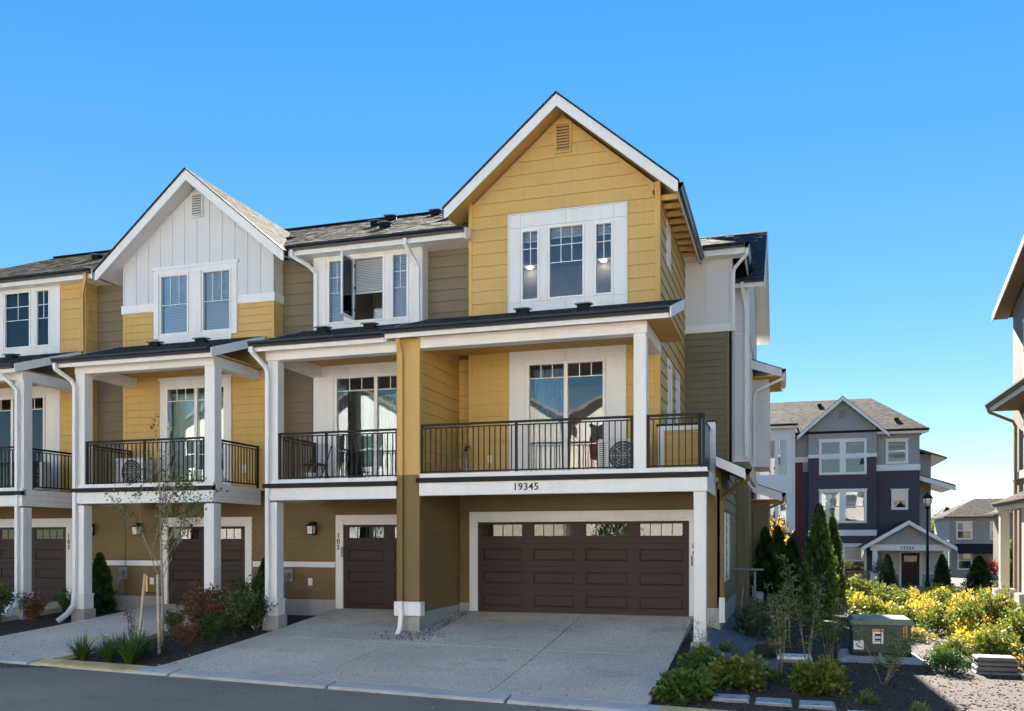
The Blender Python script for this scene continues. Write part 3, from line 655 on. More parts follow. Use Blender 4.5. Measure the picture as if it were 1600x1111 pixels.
pr6 = shed_roof(h6, -8.05, -2.12, 16.88, 6.06, 19.26, 6.83, vents=((-5.45, 18.35), (-4.1, 18.35)))
part('porch_beam', 'trim', h6, None, (-7.42, -2.60, 17.2, 17.5, 5.68, 5.92), ch=.008); part('side_beam', 'trim', h6, None, (-2.86, -2.6, 17.5, 19.24, 5.66, 5.92), ch=.008)
part('porch_ceiling', 'soffit', h6, None, (-7.4, -5.2, 16.95, 19.25, 5.925, 5.96), (-5.19, -2.15, 16.95, 19.25, 5.925, 5.96))
# gable roof
def gable_roof(h, cx, half, yr, yb, za, sl, mt_sh, over=.0, vents=(), soffit='yellow', th=.16, yr2=None):
    """steep front gable running back into the main roof"""
    zb = za-half*sl
    for s in (-1, 1):
        a = (cx+s*half, yr, zb), (cx+s*half, yb, zb), (cx, yb, za), (cx, yr, za)
        r = slope(h, *(a if s > 0 else (a[1], a[0], a[3], a[2])), .1, 'gutter', mt_sh)
        MB().prism([(cx, yr-.03, za-.03), (cx+s*half, yr-.03, zb-.03), (cx+s*half, yr-.03, zb-.25), (cx+s*(half-.06), yr-.03, zb-.24), (cx, yr-.03, za-.29)], (0, .035, 0)).build('rake_board', 'trim', r)
        MB().prism([(cx, yr-.07, za+.012), (cx+s*(half+.03), yr-.07, zb-.012), (cx+s*(half+.03), yr-.07, zb-.045), (cx, yr-.07, za-.022)], (0, .1, 0)).build('drip_edge', 'gutter', r)
        MB().prism([(cx, yr+.01, za-.13), (cx+s*half, yr+.01, zb-.13), (cx+s*half, yr+.01, zb-.15), (cx, yr+.01, za-.15)], (0, yb-yr-.4, 0)).build('soffit', soffit, r)
        for vs_, vy, vf in vents:
            if vs_ == s: roof_vent(r, cx+s*half*vf, vy, lerp(za, zb, vf)+.03, 1)
    return r
rr6 = gable_roof(h6, -4.80, 2.62, 18.72, 24.6, 11.40, .845, 'shingle')
gutter(rr6, (-2.19, 18.74, 9.14), (-2.19, 23.72, 9.14), out=(1, 0)); part('fascia', 'trim', rr6, None, (-2.22, -2.192, 18.74, 23.72, 8.96, 9.05), ch=.003)
for k in range(9): part('rafter_tail', 'yellow', rr6, None, (-2.62, -2.23, 19.3+k*.5, 19.36+k*.5, 9.02, 9.13))
# rear blocks of the end house: brown and white wall, then the taller block behind
FB = Fr('F', 24.2); bw = part('rear_wall', 'taupe', h6, FB, (-2.64, -1.42, -.3, 0, 2.9, 7.35)); siding(bw, FB, -2.62, -1.56, 3.3, 7.22, 'taupe', .187)
part('corner_board', 'taupe', bw, FB, (-1.56, -1.41, -.05, .03, 3.0, 7.22), ch=.004); part('corner_board', 'taupe', bw, Fr('R', -1.42), (24.17, 24.32, -.05, .028, 3.0, 7.22), ch=.004)
part('belt_trim', 'trim', bw, FB, (-2.63, -1.39, 0, .04, 7.22, 7.43), ch=.005)
part('upper_panel', 'batten_white', bw, FB, (-2.64, -1.42, -.3, 0, 7.35, 9.4))
for x in (-2.6, -2.05, -1.52): part('batten', 'batten_white', bw, FB, (x-.03, x+.03, 0, .02, 7.44, 9.3))
part('corner_board', 'batten_white', bw, FB, (-1.47, -1.39, -.05, .032, 7.43, 9.3), ch=.004)
part('block_side', 'batten_white', bw, None, (-1.9, -1.43, 24.5, 26.0, 3.0, 9.4))
rb = slope(h6, (-3.4, 23.75, 9.38), (-1.05, 23.75, 9.38), (-2.2, 25.6, 10.2), (-3.4, 25.6, 10.2), .1, 'gutter', 'shingle')
slope(h6, (-1.05, 23.75, 9.38), (-1.05, 27, 9.38), (-2.2, 27, 10.2), (-2.2, 25.6, 10.2), .1, 'gutter', 'shingle')
gutter(rb, (-2.12, 23.75, 9.39), (-1.07, 23.75, 9.39)); part('fascia', 'trim', rb, None, (-2.2, -1.06, 23.752, 23.78, 9.12, 9.3)); part('soffit', 'trim', rb, None, (-2.63, -1.08, 23.79, 24.2, 9.14, 9.16))
gutter(rb, (-1.05, 23.75, 9.39), (-1.05, 26.2, 9.39), out=(1, 0)); part('fascia', 'trim', rb, None, (-1.08, -1.052, 23.79, 26.2, 9.12, 9.3))
downspout(rb, [(-1.0, 23.85, 9.28), (-1.0, 23.87, 9.15), (-1.33, 24.1, 8.85), (-1.36, 24.14, 8.75), (-1.36, 24.14, 7.5), (-1.36, 24.12, 7.2)], 'trim')
# tall rear block
cb = part('rear_block', 'batten_white', h6, None, (-4.5, -1.06, 26.0, 33.0, 3.9, 9.0)); part('rear_block_base', 'taupe', cb, None, (-4.5, -1.05, 25.99, 33.0, -.5, 3.899))
MB().prism([(-1.06, 26.0, 9.0), (-1.06, 33.0, 9.0), (-1.06, 29.5, 11.3)], (-3.4, 0, 0)).build('gable_end', 'batten_white', cb)
for y in ar(26.3, 32.8, .65): part('batten', 'batten_white', cb, Fr('R', -1.06), (y-.03, y+.03, 0, .02, 4.1, 9.0))
for z, d_ in ((3.9, .16), (7.5, .03)): part('belt_trim', 'trim', cb, None, (-1.5, -1.02, 25.955, 26.0, z, z+d_), (-1.06, -1.022, 26.0, 33, z, z+d_), ch=.003)
part('corner_board', 'trim', cb, None, (-1.16, -1.03, 25.96, 26.1, 4.06, 9.0), ch=.004); part('corner_board', 'taupe', cb, None, (-1.16, -1.03, 25.96, 26.1, -.4, 3.9), ch=.004)
for yy, z, dz in ((28.6, 6.9, 0), (28.2, 3.05, 0)):                             # little roofs that jut from the side
    q = MB().prism([(-1.06, yy, z+.32), (-.15, yy, z), (-.15, yy, z+.08), (-1.06, yy, z+.42)], (0, 3.0, 0)).build('side_roof', 'gutter', h6)
    shingles(q, (-.15, yy, z+.085), (-.15, yy+3, z+.085), (-1.06, yy+3, z+.425), (-1.06, yy, z+.425), 'shingle_dark')
    MB().prism([(-1.06, yy-.03, z+.12), (-.16, yy-.03, z-.18), (-.16, yy-.03, z+.06), (-1.06, yy-.03, z+.39)], (0, .03, 0)).build('rake_board', 'trim', q)
    gutter(q, (-.15, yy, z+.07), (-.15, yy+3, z+.07), mt='trim', out=(1, 0)); part('fascia', 'trim', q, None, (-.18, -.152, yy, yy+3, z-.16, z))
    part('soffit', 'soffit', q, None, (-1.06, -.19, yy, yy+3, z-.15, z-.12)); part('bay_wall', 'taupe' if z < 4 else 'batten_white', q, None, (-1.06, -.55, yy+.5, yy+2.6, -.5 if z < 4 else 4.0, z-.14))
    downspout(q, [(-.1, yy+.1, z-.05), (-.12, yy+.14, z-.2), (-.92, yy+.2, z-.55), (-.98, yy+.2, z-.7), (-.98, yy+.2, z-2.9)], 'trim' if z > 4 else 'taupe')
rc = slope(h6, (-4.0, 25.6, 8.98), (-.62, 25.6, 8.98), (-.62, 29.5, 11.58), (-4.0, 29.5, 11.58), .1, 'gutter', 'shingle_dark')  # front slope takes the darker shingle, its shade put into the colour
slope(h6, (-4.0, 33.4, 8.98), (-.62, 33.4, 8.98), (-.62, 29.5, 11.58), (-4.0, 29.5, 11.58), .1, 'gutter', 'shingle')
gutter(rc, (-1.46, 25.6, 8.98), (-.64, 25.6, 8.98)); part('fascia', 'trim', rc, None, (-1.5, -.64, 25.602, 25.63, 8.74, 8.9))
for a, b in (((25.57, 8.86), (29.5, 11.48)), ((33.43, 8.86), (29.5, 11.48))):
    MB().prism([(-.618, a[0], a[1]-.16), (-.618, b[0], b[1]-.18), (-.618, b[0], b[1]+.07), (-.618, a[0], a[1]+.07)], (.03, 0, 0)).build('rake_board', 'trim', rc); MB().prism([(-1.06, a[0], a[1]-.04), (-.62, a[0], a[1]-.04), (-.62, b[0], b[1]-.06), (-1.06, b[0], b[1]-.06)], (0, 0, -.03)).build('soffit', 'trim', rc)
downspout(rc, [(-1.2, 25.55, 8.9), (-1.2, 25.57, 8.75), (-1.12, 25.85, 8.3), (-1.11, 25.9, 8.2), (-1.11, 25.9, 4.0)], 'trim')
part('core', 'room_dark', h6, None, (-7.3, -1.5, 24.4, 32.6, -.3, 8.9))

# ------------------------------------------------------------------ the row: 105, 104, 103
EV, RY, RZ, SL = 18.85, 25.0, 11.6, (11.6-8.74)/(25-18.85)
def mz(y): return 8.74+(y-EV)*SL
def main_roof(h, x0, x1, y0=EV, eaves=None, vents=(), name='roof'):
    r = slope(h, (x0, y0, mz(y0)), (x1, y0, mz(y0)), (x1, RY, RZ), (x0, RY, RZ), .12, 'gutter', 'shingle', name)
    q = slope(h, (x0, 31.1, 8.74), (x1, 31.1, 8.74), (x1, RY, RZ), (x0, RY, RZ), .12, 'gutter', 'shingle', name)
    part('ridge_cap', 'shingle_dark', r, None, (x0, x1, RY-.1, RY+.1, RZ-.01, RZ+.035), ch=.01)
    if eaves:
        a, b = eaves; gutter(r, (a, EV, 8.75), (b, EV, 8.75)); part('fascia', 'trim', r, None, (a+.02, b-.02, EV+.002, EV+.03, 8.52, 8.64), ch=.003); part('soffit', 'trim', r, None, (a, b, EV+.03, 19.6, 8.535, 8.56))
        for x, s in ((a, -1), (b, 1)): MB().prism([(x, EV-.02, 8.48), (x, EV+.35, 8.6), (x, EV+.35, 8.84), (x, EV-.02, 8.74)], (.03, 0, 0)).build('eave_end', 'trim', r)
    for vx, vy in vents: roof_vent(r, vx, vy, mz(vy)+.03, 1)
    return r
main_roof(h6, -7.62, -3.6, 19.5, None); part('recess_eave', 'trim', h6, None, (-7.86, -7.4, 18.86, 19.0, 8.52, 8.64))
MB().prism([(-3.6, 19.5, mz(19.5)), (-3.6, RY, RZ), (-3.6, 31.1, 8.74), (-3.6, 31.1, 8.4), (-3.6, 19.5, 8.6)], (-.1, 0, 0)).build('gable_end', 'yellow', h6)
def lower(h, x0, x1, gd_, holes, cols, belt=(), right=True, left=True):
    w = wall_shell('garage_wall', 'olive', h, F196, x0, x1, -.4, 2.95, [gd_]); siding(w, F196, x0+.02, x1-.02, .2, 2.8, 'olive', .19, [(gd_[0]-.1, gd_[1]+.1, -1, gd_[3]+.1)]+[(a, b, 1.02, 1.11) for a, b in belt])
    for a, b in belt: part('belt_trim', 'trim', w, F196, (a, b, .0, .04, .99, 1.13), ch=.005)
    for a, b in cut(x0, x1, [(gd_[0]-.2, gd_[1]+.2)]): part('foundation', 'concrete', w, F196, (a, b, -.1, .022, -.6, .19), ch=.006)
    d = garage_door(h, F196, *gd_, cols, right=right, left=left); part('garage_interior', 'room_dark', h, None, (gd_[0]-.1, gd_[1]+.1, 19.8, 19.86, -.1, 2.6)); return w, d
# --- number 105
h5 = thing('townhouse', 'middle townhouse with white panelled bay, one casement window swung open, number 105', 'townhouse', (-9.8, 19.6, 0), 'townhouses in the mustard row')
w5, d5 = lower(h5, -12.2, -7.86, (-10.42, -7.98, -.03, 2.08), (), 2, belt=((-12.18, -10.64),), right=False)
text('105', .17, F196, -10.54, .05, 1.72, d5, vertical=True); part('doorbell', 'meter_grey', d5, F196, (-10.46, -10.41, .05, .08, 1.25, 1.5), ch=.004)
part('outlet', 'white_tag', w5, F196, (-11.38, -11.26, .02, .06, .53, .72), ch=.006)
wins5 = [(-10.66, -10.18, 6.9, 8.46), (-10.02, -9.15, 6.9, 8.46), (-8.97, -8.53, 6.9, 8.46)]; sl5 = (-10.46, -8.3, 3.0, 5.62)
u5 = wall_shell('upper_wall', 'trim', h5, F19, -11.05, -8.18, 2.9, 8.72, [(a+.02, b-.02, c+.02, d-.02) for a, b, c, d in wins5+[sl5]])
rw = part('recess_wall', 'taupe', h5, F196, (-12.4, -11.0, -.1, -.003, 2.9, 8.7), (-8.2, -6.9, -.1, -.003, 2.9, 8.7))
siding(rw, F196, -12.2, -11.05, 2.95, 8.6, 'taupe', .27); siding(rw, F196, -8.18, -7.02, 6.5, 8.6, 'taupe', .27); siding(rw, F196, -8.18, -7.87, 2.95, 5.9, 'taupe', .27)
part('bay_return', 'trim', u5, Fr('R', -8.18), (19.26, 19.62, -.1, .004, 2.9, 8.7)); part('bay_return', 'trim', u5, Fr('L', -11.05), (19.26, 19.62, -.1, .004, 2.9, 8.7))
panels(u5, F19, [(-11.05, -10.7, 6.78, 8.48), (-8.5, -8.18, 6.78, 8.48), (-11.05, -10.1, 8.48, 8.72), (-10.1, -9.2, 8.48, 8.72), (-9.2, -8.18, 8.48, 8.72), (-10.7, -8.5, 6.7, 6.88), (-10.18, -10.02, 6.88, 8.48), (-9.15, -8.97, 6.88, 8.48),
                 (-11.05, -10.5, 2.98, 5.64), (-8.28, -8.18, 2.98, 5.64), (-11.05, -10.1, 5.64, 6.1), (-10.1, -9.2, 5.64, 6.1), (-9.2, -8.18, 5.64, 6.1)], holes=wins5+[sl5])
window(u5, F19, *wins5[0], (2, 2, .52), 1, n=.012); window(u5, F19, *wins5[2], (2, 2, .52), 1, n=.012); cw = window(u5, F19, *wins5[1], None, .55, n=.012, glass=None)
a, b, c, d = wins5[1]; FC = Fr('L', -9.95)                                   # casement leaf standing open, hinged on the left jamb
lf = part('casement_leaf', 'vinyl', cw, FC, (18.60, 18.65, -.02, .02, c+.05, d-.05), (19.16, 19.21, -.02, .02, c+.05, d-.05), (18.65, 19.16, -.02, .02, c+.05, c+.1), (18.65, 19.16, -.02, .02, d-.1, d-.05), ch=.004)
part('pane', 'glass', lf, FC, (18.65, 19.16, -.004, .004, c+.1, d-.1))
for z in (c+.25, (c+d)/2, d-.25): part('hinge', 'black_metal', lf, FC, (19.19, 19.22, -.035, .0, z, z+.07))
room(h5, F19, -11.0, -8.25, 6.75, 8.5, 3); r5 = room(h5, F19, -11.0, -8.2, 2.96, 5.75, 3)
part('bag', 'cloth', r5, None, (-9.62, -9.25, 19.55, 19.8, 6.9, 7.3), ch=.06)
slider(u5, F19, *sl5, n=.02); curtain(u5, F19, -10.38, -10.12, 3.05, 5.5, 'curtain_dark', -.25); curtain(u5, F19, -9.9, -8.4, 3.05, 5.2, 'curtain_green', -.4, .02, .09)
k5 = deck(h5, -11.08, -7.895, 17.2, 19.25, 2.95, left=True)
porch_post(h5, -11.08, -10.80, 17.21, 17.49, -.02, 2.5, True); porch_post(h5, -11.06, -10.80, 17.25, 17.51, 2.95, 5.66)
railing(h5, (-10.79, 17.27), (-7.9, 17.27), 2.95, 4.03, mid=.41); railing(h5, (-10.98, 17.52), (-10.98, 19.2), 2.95, 4.03)
pr5 = shed_roof(h5, -11.30, -8.03, 16.93, 6.0, 19.26, 6.79, vents=((-10.3, 18.4), (-9.1, 18.4)))
part('porch_beam', 'trim', h5, None, (-11.08, -7.9, 17.2, 17.48, 5.64, 5.88), ch=.008); part('side_beam', 'trim', h5, None, (-11.06, -10.80, 17.48, 19.24, 5.62, 5.88), ch=.008)
part('porch_ceiling', 'soffit', h5, None, (-11.0, -9.62, 17.0, 19.5, 5.885, 5.92), (-9.61, -7.88, 17.0, 19.5, 5.885, 5.92))
downspout(pr5, [(-11.22, 16.86, 5.9), (-11.21, 16.88, 5.78), (-11.03, 17.1, 5.5), (-11.0, 17.15, 5.38), (-11.0, 17.15, .4)], 'trim'); downspout(pr5, [(-11.0, 17.15, .4), (-11.0, 17.13, .1), (-11.06, 17.05, -.1), (-11.2, 16.9, -.28)], 'trim', .05, .04)
m5 = main_roof(h5, -11.55, -7.63, EV, (-11.5, -6.98), vents=((-11.0, 22.6), (-10.2, 21.5), (-11.3, 24.2), (-9.9, 24.3), (-8.75, 22.4), (-8.4, 23.2), (-7.9, 23.7), (-8.0, 21.7), (-7.2, 23.6)))
downspout(m5, [(-11.38, 18.78, 8.64), (-11.38, 18.8, 8.5), (-11.05, 19.0, 8.3), (-10.95, 19.17, 8.15), (-10.95, 19.19, 6.75)], 'trim'); downspout(m5, [(-8.42, 18.78, 8.62), (-8.42, 18.8, 8.5), (-8.32, 19.1, 8.2), (-8.27, 19.19, 8.05), (-8.27, 19.19, 6.75)], 'trim')
part('core', 'room_dark', h5, None, (-12.0, -7.7, 22.9, 30.8, -.3, 8.6))
# --- number 104
F192, F173 = Fr('F', 19.2), Fr('F', 17.3)
h4 = thing('townhouse', 'townhouse with white board and batten gable over two paired windows', 'townhouse', (-14.3, 19.6, 0), 'townhouses in the mustard row')
w4, d4 = lower(h4, -16.9, -12.2, (-15.55, -13.2, -.04, 2.06), (), 2, belt=((-16.88, -15.77), (-12.98, -12.22)))
part('outlet', 'white_tag', w4, F196, (-16.1, -15.98, .02, .06, .5, .68), ch=.006)
wins4 = [(-15.48, -14.6, 6.94, 8.5), (-14.2, -13.34, 6.94, 8.5)]; sl4 = (-15.3, -13.5, 3.0, 5.6)
u4 = wall_shell('upper_wall', 'yellow', h4, F192, -16.64, -12.12, 2.9, 8.9, [(a+.02, b-.02, c+.02, d-.02) for a, b, c, d in wins4+[sl4]], gable=(-14.30, 10.70))
siding(u4, F192, -16.55, -12.2, 6.5, 7.58, 'yellow', .19, [(-15.7, -13.12, 6, 9)]); siding(u4, F192, -16.55, -12.2, 2.95, 5.95, 'gold', .19, [(-15.5, -13.3, 2, 5.78)])
part('corner_board', 'yellow', u4, F192, (-16.64, -16.55, -.01, .026, 2.9, 5.95), (-12.2, -12.11, -.01, .026, 2.9, 5.95), (-16.64, -16.55, -.01, .026, 6.5, 7.6), (-12.2, -12.11, -.01, .026, 6.5, 7.6), ch=.004)
for fr in (Fr('R', -12.12), Fr('L', -16.64)):
    ret = part('bay_return', 'yellow', u4, fr, (19.23, 19.62, -.1, .004, 2.9, 7.6)); part('bay_return', 'batten_white', u4, fr, (19.23, 19.62, -.1, .005, 7.6, 8.95)); part('belt_trim', 'trim', u4, fr, (19.16, 19.6, 0, .04, 7.58, 7.8), ch=.004)
part('belt_trim', 'trim', u4, F192, (-16.68, -15.66, 0, .045, 7.58, 7.8), (-13.15, -12.08, 0, .045, 7.58, 7.8), ch=.005)
bp = wall_shell('batten_panel', 'batten_white', u4, F192, -16.64, -12.12, 7.8, 8.9, [(-15.64, -13.17, 7, 8.62)], .02, .022, gable=(-14.30, 10.70))
for k in range(13):
    x = -16.6+k*.372
    top = 8.9+(1-abs(x+14.3)/2.3)*1.75 if abs(x+14.3) < 2.3 else 8.95
    for z0, z1 in cut(7.81, top, ([(7, 8.62)] if -15.7 < x < -13.1 else [])+([(9.83, 10.57)] if -14.6 < x < -14.1 else [])): part('batten', 'batten_white', bp, F192, (x-.022, x+.022, .022, .042, z0, z1), ch=.003)
part('window_trim', 'trim', u4, F192, (-15.65, -15.5, 0, .06, 6.85, 8.62), (-13.32, -13.16, 0, .06, 6.85, 8.62), (-14.58, -14.22, 0, .056, 6.94, 8.5), (-15.5, -13.32, 0, .058, 8.5, 8.62), (-15.5, -13.32, 0, .058, 6.72, 6.94), (-15.7, -13.11, 0, .075, 8.62, 8.70), ch=.005)
for (a, b, c, d), bl in zip(wins4, (1, 1)): window(u4, F192, a, b, c, d, (3, 1, .5), bl, n=.03)
vent_louvre(u4, F192, -14.52, -14.16, 9.87, 10.52, 'batten_white', .024)
part('door_trim', 'trim', u4, F192, (-15.47, -15.29, 0, .045, 2.95, 5.62), (-13.51, -13.33, 0, .045, 2.95, 5.62), (-15.47, -13.33, 0, .047, 5.58, 5.78), (-15.52, -13.28, 0, .065, 5.78, 5.83), ch=.005)
slider(u4, F192, *sl4, n=.02); curtain(u4, F192, -15.22, -13.6, 3.05, 5.45, 'curtain_green', -.2, .03, .085)
part('outlet', 'white_tag', u4, F192, (-13.0, -12.9, .015, .05, 3.35, 3.55), ch=.005)
room(h4, F192, -16.5, -12.25, 6.6, 8.7, 3); room(h4, F192, -16.5, -12.25, 2.96, 5.75, 3)
k4 = deck(h4, -16.43, -12.5, 17.3, 19.2, 2.95, right=True, left=True)
for x in (-16.43, -12.77): porch_post(h4, x, x+.27, 17.31, 17.58, .0, 2.5, True); porch_post(h4, x, x+.27, 17.33, 17.6, 2.95, 5.68)
railing(h4, (-16.15, 17.38), (-12.78, 17.38), 2.95, 4.04, mid=.5); railing(h4, (-12.56, 17.61), (-12.56, 19.17), 2.95, 4.0); railing(h4, (-16.36, 17.61), (-16.36, 19.17), 2.95, 4.0)
pr4 = shed_roof(h4, -16.75, -12.36, 17.0, 5.98, 19.21, 6.74, vents=((-15.05, 18.5), (-13.7, 18.5)))
part('porch_beam', 'trim', h4, None, (-16.43, -12.5, 17.3, 17.57, 5.66, 5.88), ch=.008)
for x in (-16.43, -12.76): part('side_beam', 'trim', h4, None, (x, x+.26, 17.57, 19.19, 5.64, 5.88), ch=.008)
part('porch_ceiling', 'soffit', h4, None, (-16.4, -14.4, 17.05, 19.2, 5.885, 5.92), (-14.39, -12.4, 17.05, 19.2, 5.885, 5.92))
downspout(pr4, [(-16.66, 16.93, 5.88), (-16.66, 16.95, 5.74), (-16.43, 17.2, 5.5), (-16.38, 17.25, 5.36), (-16.38, 17.25, .4)], 'trim'); downspout(pr4, [(-16.38, 17.25, .4), (-16.38, 17.22, .1), (-16.45, 17.1, -.1), (-16.6, 16.95, -.27)], 'trim', .05, .04)
rr4 = gable_roof(h4, -14.30, 2.77, 18.68, 24.0, 10.92, .83, 'shingle', vents=((1, 21.6, .45), (1, 22.3, .62)), soffit='batten_white')
main_roof(h4, -17.2, -11.55, 19.35, None); part('core', 'room_dark', h4, None, (-16.8, -12.1, 22.9, 30.8, -.3, 8.6))
part('recess_wall', 'taupe', h4, F196, (-17.95, -16.5, -.1, -.003, 2.9, 8.7)); siding(u4, F196, -17.83, -16.645, 2.95, 8.65, 'taupe', .27)
# --- number 103
h3 = thing('townhouse', 'townhouse with plain eave and white panelled windows beside yellow siding', 'townhouse', (-20.5, 19.6, 0), 'townhouses in the mustard row')
w3, d3 = lower(h3, -24.5, -16.9, (-21.3, -18.86, -.04, 2.07), (), 2, belt=((-18.66, -16.92),))
text('103', .17, F196, -18.76, .05, 1.72, d3, vertical=True)
wins3 = [(-20.62, -19.7, 6.92, 8.48), (-19.52, -19.04, 6.92, 8.48)]; sl3 = (-21.5, -19.2, 3.0, 5.6)
u3 = wall_shell('upper_wall', 'yellow', h3, F192, -24.5, -17.84, 2.9, 8.72, [(a+.02, b-.02, c+.02, d-.02) for a, b, c, d in wins3+[sl3]])
panels(u3, F192, [(-21.2, -20.64, 6.7, 8.5), (-20.64, -18.69, 8.5, 8.7), (-20.64, -18.69, 6.7, 6.9), (-19.02, -18.69, 6.9, 8.5), (-19.69, -19.53, 6.9, 8.5), (-22, -21.52, 2.98, 5.64), (-19.18, -18.7, 2.98, 5.64), (-21.52, -20.4, 5.64, 6.0), (-20.4, -18.7, 5.64, 6.0)], holes=wins3+[sl3])
siding(u3, F192, -18.66, -17.92, 6.5, 8.6, 'yellow', .27); siding(u3, F192, -18.68, -17.92, 2.95, 5.95, 'gold', .19)
part('corner_board', 'yellow', u3, F192, (-17.92, -17.83, -.01, .026, 2.9, 8.6), ch=.004); rt = part('bay_return', 'yellow', u3, Fr('R', -17.84), (19.23, 19.62, -.1, .001, 2.9, 8.65)); siding(rt, Fr('R', -17.84), 19.24, 19.58, 2.95, 8.6, 'yellow', .27)
window(u3, F192, *wins3[0], (2, 2, .5), 1, n=.012); window(u3, F192, *wins3[1], (2, 2, .5), 1, n=.012); slider(u3, F192, *sl3, n=.02); curtain(u3, F192, -21.4, -20.4, 3.05, 5.45, 'curtain_dark', -.25)
room(h3, F192, -24, -18, 6.6, 8.5, 3); room(h3, F192, -24, -18, 2.96, 5.75, 3)
deck(h3, -24.4, -18.0, 17.3, 19.2, 2.92, right=True); porch_post(h3, -18.28, -18.01, 17.31, 17.58, .0, 2.47, True); porch_post(h3, -18.28, -18.01, 17.33, 17.6, 2.92, 5.65)
railing(h3, (-24, 17.38), (-18.29, 17.38), 2.92, 4.0); railing(h3, (-18.06, 17.61), (-18.06, 19.17), 2.92, 3.97)
pr3 = shed_roof(h3, -24.6, -17.95, 17.0, 5.95, 19.21, 6.72, vents=((-19.6, 18.5),)); part('porch_beam', 'trim', h3, None, (-24.4, -18.01, 17.3, 17.57, 5.63, 5.85), ch=.008); part('side_beam', 'trim', h3, None, (-18.27, -18.01, 17.57, 19.19, 5.61, 5.85), ch=.008)
part('porch_ceiling', 'soffit', h3, None, (-24.3, -18.02, 17.05, 19.2, 5.855, 5.89)); downspout(pr3, [(-18.5, 16.95, 5.84), (-18.2, 17.15, 5.5), (-18.14, 17.25, 5.36), (-18.14, 17.25, .3), (-18.3, 17.0, -.2)], 'trim')
m3 = main_roof(h3, -24.6, -17.2, EV, (-24.5, -17.35), vents=((-20.2, 22.2), (-19.4, 22.9), (-18.8, 21.3), (-18.3, 24.0), (-19.3, 24.4), (-17.95, 21.6), (-17.6, 22.4), (-20.6, 23.4)))
downspout(m3, [(-17.5, 18.78, 8.64), (-17.5, 18.8, 8.5), (-17.78, 19.0, 8.25), (-17.9, 19.12, 8.1), (-17.9, 19.14, 6.7)], 'yellow')
part('core', 'room_dark', h3, None, (-24.3, -17, 22.9, 30.8, -.3, 8.6))
gable_roof(h3, -25.6, 2.77, 18.68, 24.0, 11.0, .83, 'shingle')
# ------------------------------------------------------------------ things on walls and balconies
def lantern(x, z, label):
    t = thing('wall_lantern', label, 'lantern', (x, 19.58, z), 'black wall lanterns beside the garage doors')
    part('back_plate', 'black_metal', t, F196, (x-.06, x+.06, .02, .05, z-.02, z+.3), ch=.004); part('arm', 'black_metal', t, F196, (x-.02, x+.02, .05, .16, z+.26, z+.3), ch=.004)
    MB().lathe([(.15, 0), (.12, .03), (.05, .07), (.03, .11)], (x, 19.42, z+.19), 4, True).build('lamp_cap', 'black_metal', t)
    MB().lathe([(.095, 0), (.115, .19)], (x, 19.42, z), 4, True).build('lamp_shade', 'lamp_glow_off', t)
    m = MB()
    for s1 in (-1, 1):
        for s2 in (-1, 1): m.tube([(x+s1*.07, 19.42+s2*.07, z), (x+s1*.083, 19.42+s2*.083, z+.19)], .009, 4)
    m.box(x-.085, x+.085, 19.335, 19.505, z-.02, z); m.build('cage', 'black_metal', t)
lantern(-11.22, 1.82, 'black wall lantern beside the belt trim of number 105'); lantern(-16.42, 1.82, 'black wall lantern behind the young staked tree'); lantern(-17.98, 1.82, 'black wall lantern behind the tall white post')
def ac_unit(x, y, z, label, cover=None):
    t = thing('heat_pump', label, 'heat pump', (x, y, z), 'white heat pumps on the balconies'); w, h, d = .92, .78, .34
    part('casing', 'ac_white', t, None, (x-w/2, x+w/2, y, y+d, z+.05, z+h), ch=.02); part('foot', 'ac_dark', t, None, (x-w/2+.1, x-w/2+.18, y-.03, y+d+.02, z, z+.05)); part('foot', 'ac_dark', t, None, (x+w/2-.18, x+w/2-.1, y-.03, y+d+.02, z, z+.05))
    cx, cz = x+.08, z+h/2+.03
    MB().add([(cx+.315*math.cos(a), y-.003, cz+.315*math.sin(a)) for a in [2*math.pi*i/28 for i in range(28)]], [tuple(range(28))]).build('fan_opening', 'ac_dark', t)
    g = MB()
    for r in (.07, .13, .19, .25, .31): g.tube([(cx+r*math.cos(a), y-.015, cz+r*math.sin(a)) for a in [2*math.pi*i/24 for i in range(25)]], .005, 4, cap=False)
    for i in range(8): a = i*math.pi/4; g.tube([(cx, y-.018, cz), (cx+.31*math.cos(a), y-.018, cz+.31*math.sin(a))], .005, 4)
    g.build('fan_guard', 'ac_white', t)
    s = MB()
    for i in range(14): s.box(x-w/2+.03, x-w/2+.17, y-.006, y, z+.12+i*.043, z+.135+i*.043)
    s.build('side_louvre', 'ac_dark', t)
    if cover: part('cover', 'curtain_dark', t, None, (x-w/2-.02, x+w/2-.1, y-.03, y+d+.02, z+.1, z+h+.02), ch=.03)
ac_unit(-3.35, 18.35, 3.0, 'white heat pump behind the upper post beside the sliding door of the end house'); ac_unit(-15.78, 18.4, 2.95, 'white heat pump behind railing of the batten gabled house'); ac_unit(-18.9, 18.3, 2.92, 'heat pump under a dark cover on the balcony by yellow siding', True)
t = thing('folding_chair', 'bent metal garden chair with cloth thrown over it on balcony of 105', 'chair', (-10.4, 18.2, 2.95)); m = MB()
for s in (0, .42): m.tube([(-10.62+s, 17.95, 2.95), (-10.6+s, 18.3, 3.4), (-10.55+s, 18.45, 3.85)], .014, 6); m.tube([(-10.6+s, 18.55, 2.95), (-10.6+s, 18.2, 3.38), (-10.6+s, 17.95, 3.4)], .014, 6)
m.build('frame', 'rail', t); part('seat', 'ac_dark', t, None, (-10.63, -10.15, 17.95, 18.32, 3.38, 3.41), ch=.01); curtain(t, Fr('F', 18.3), -10.5, -10.18, 3.3, 3.9, 'cloth', -.1, .03, .13)
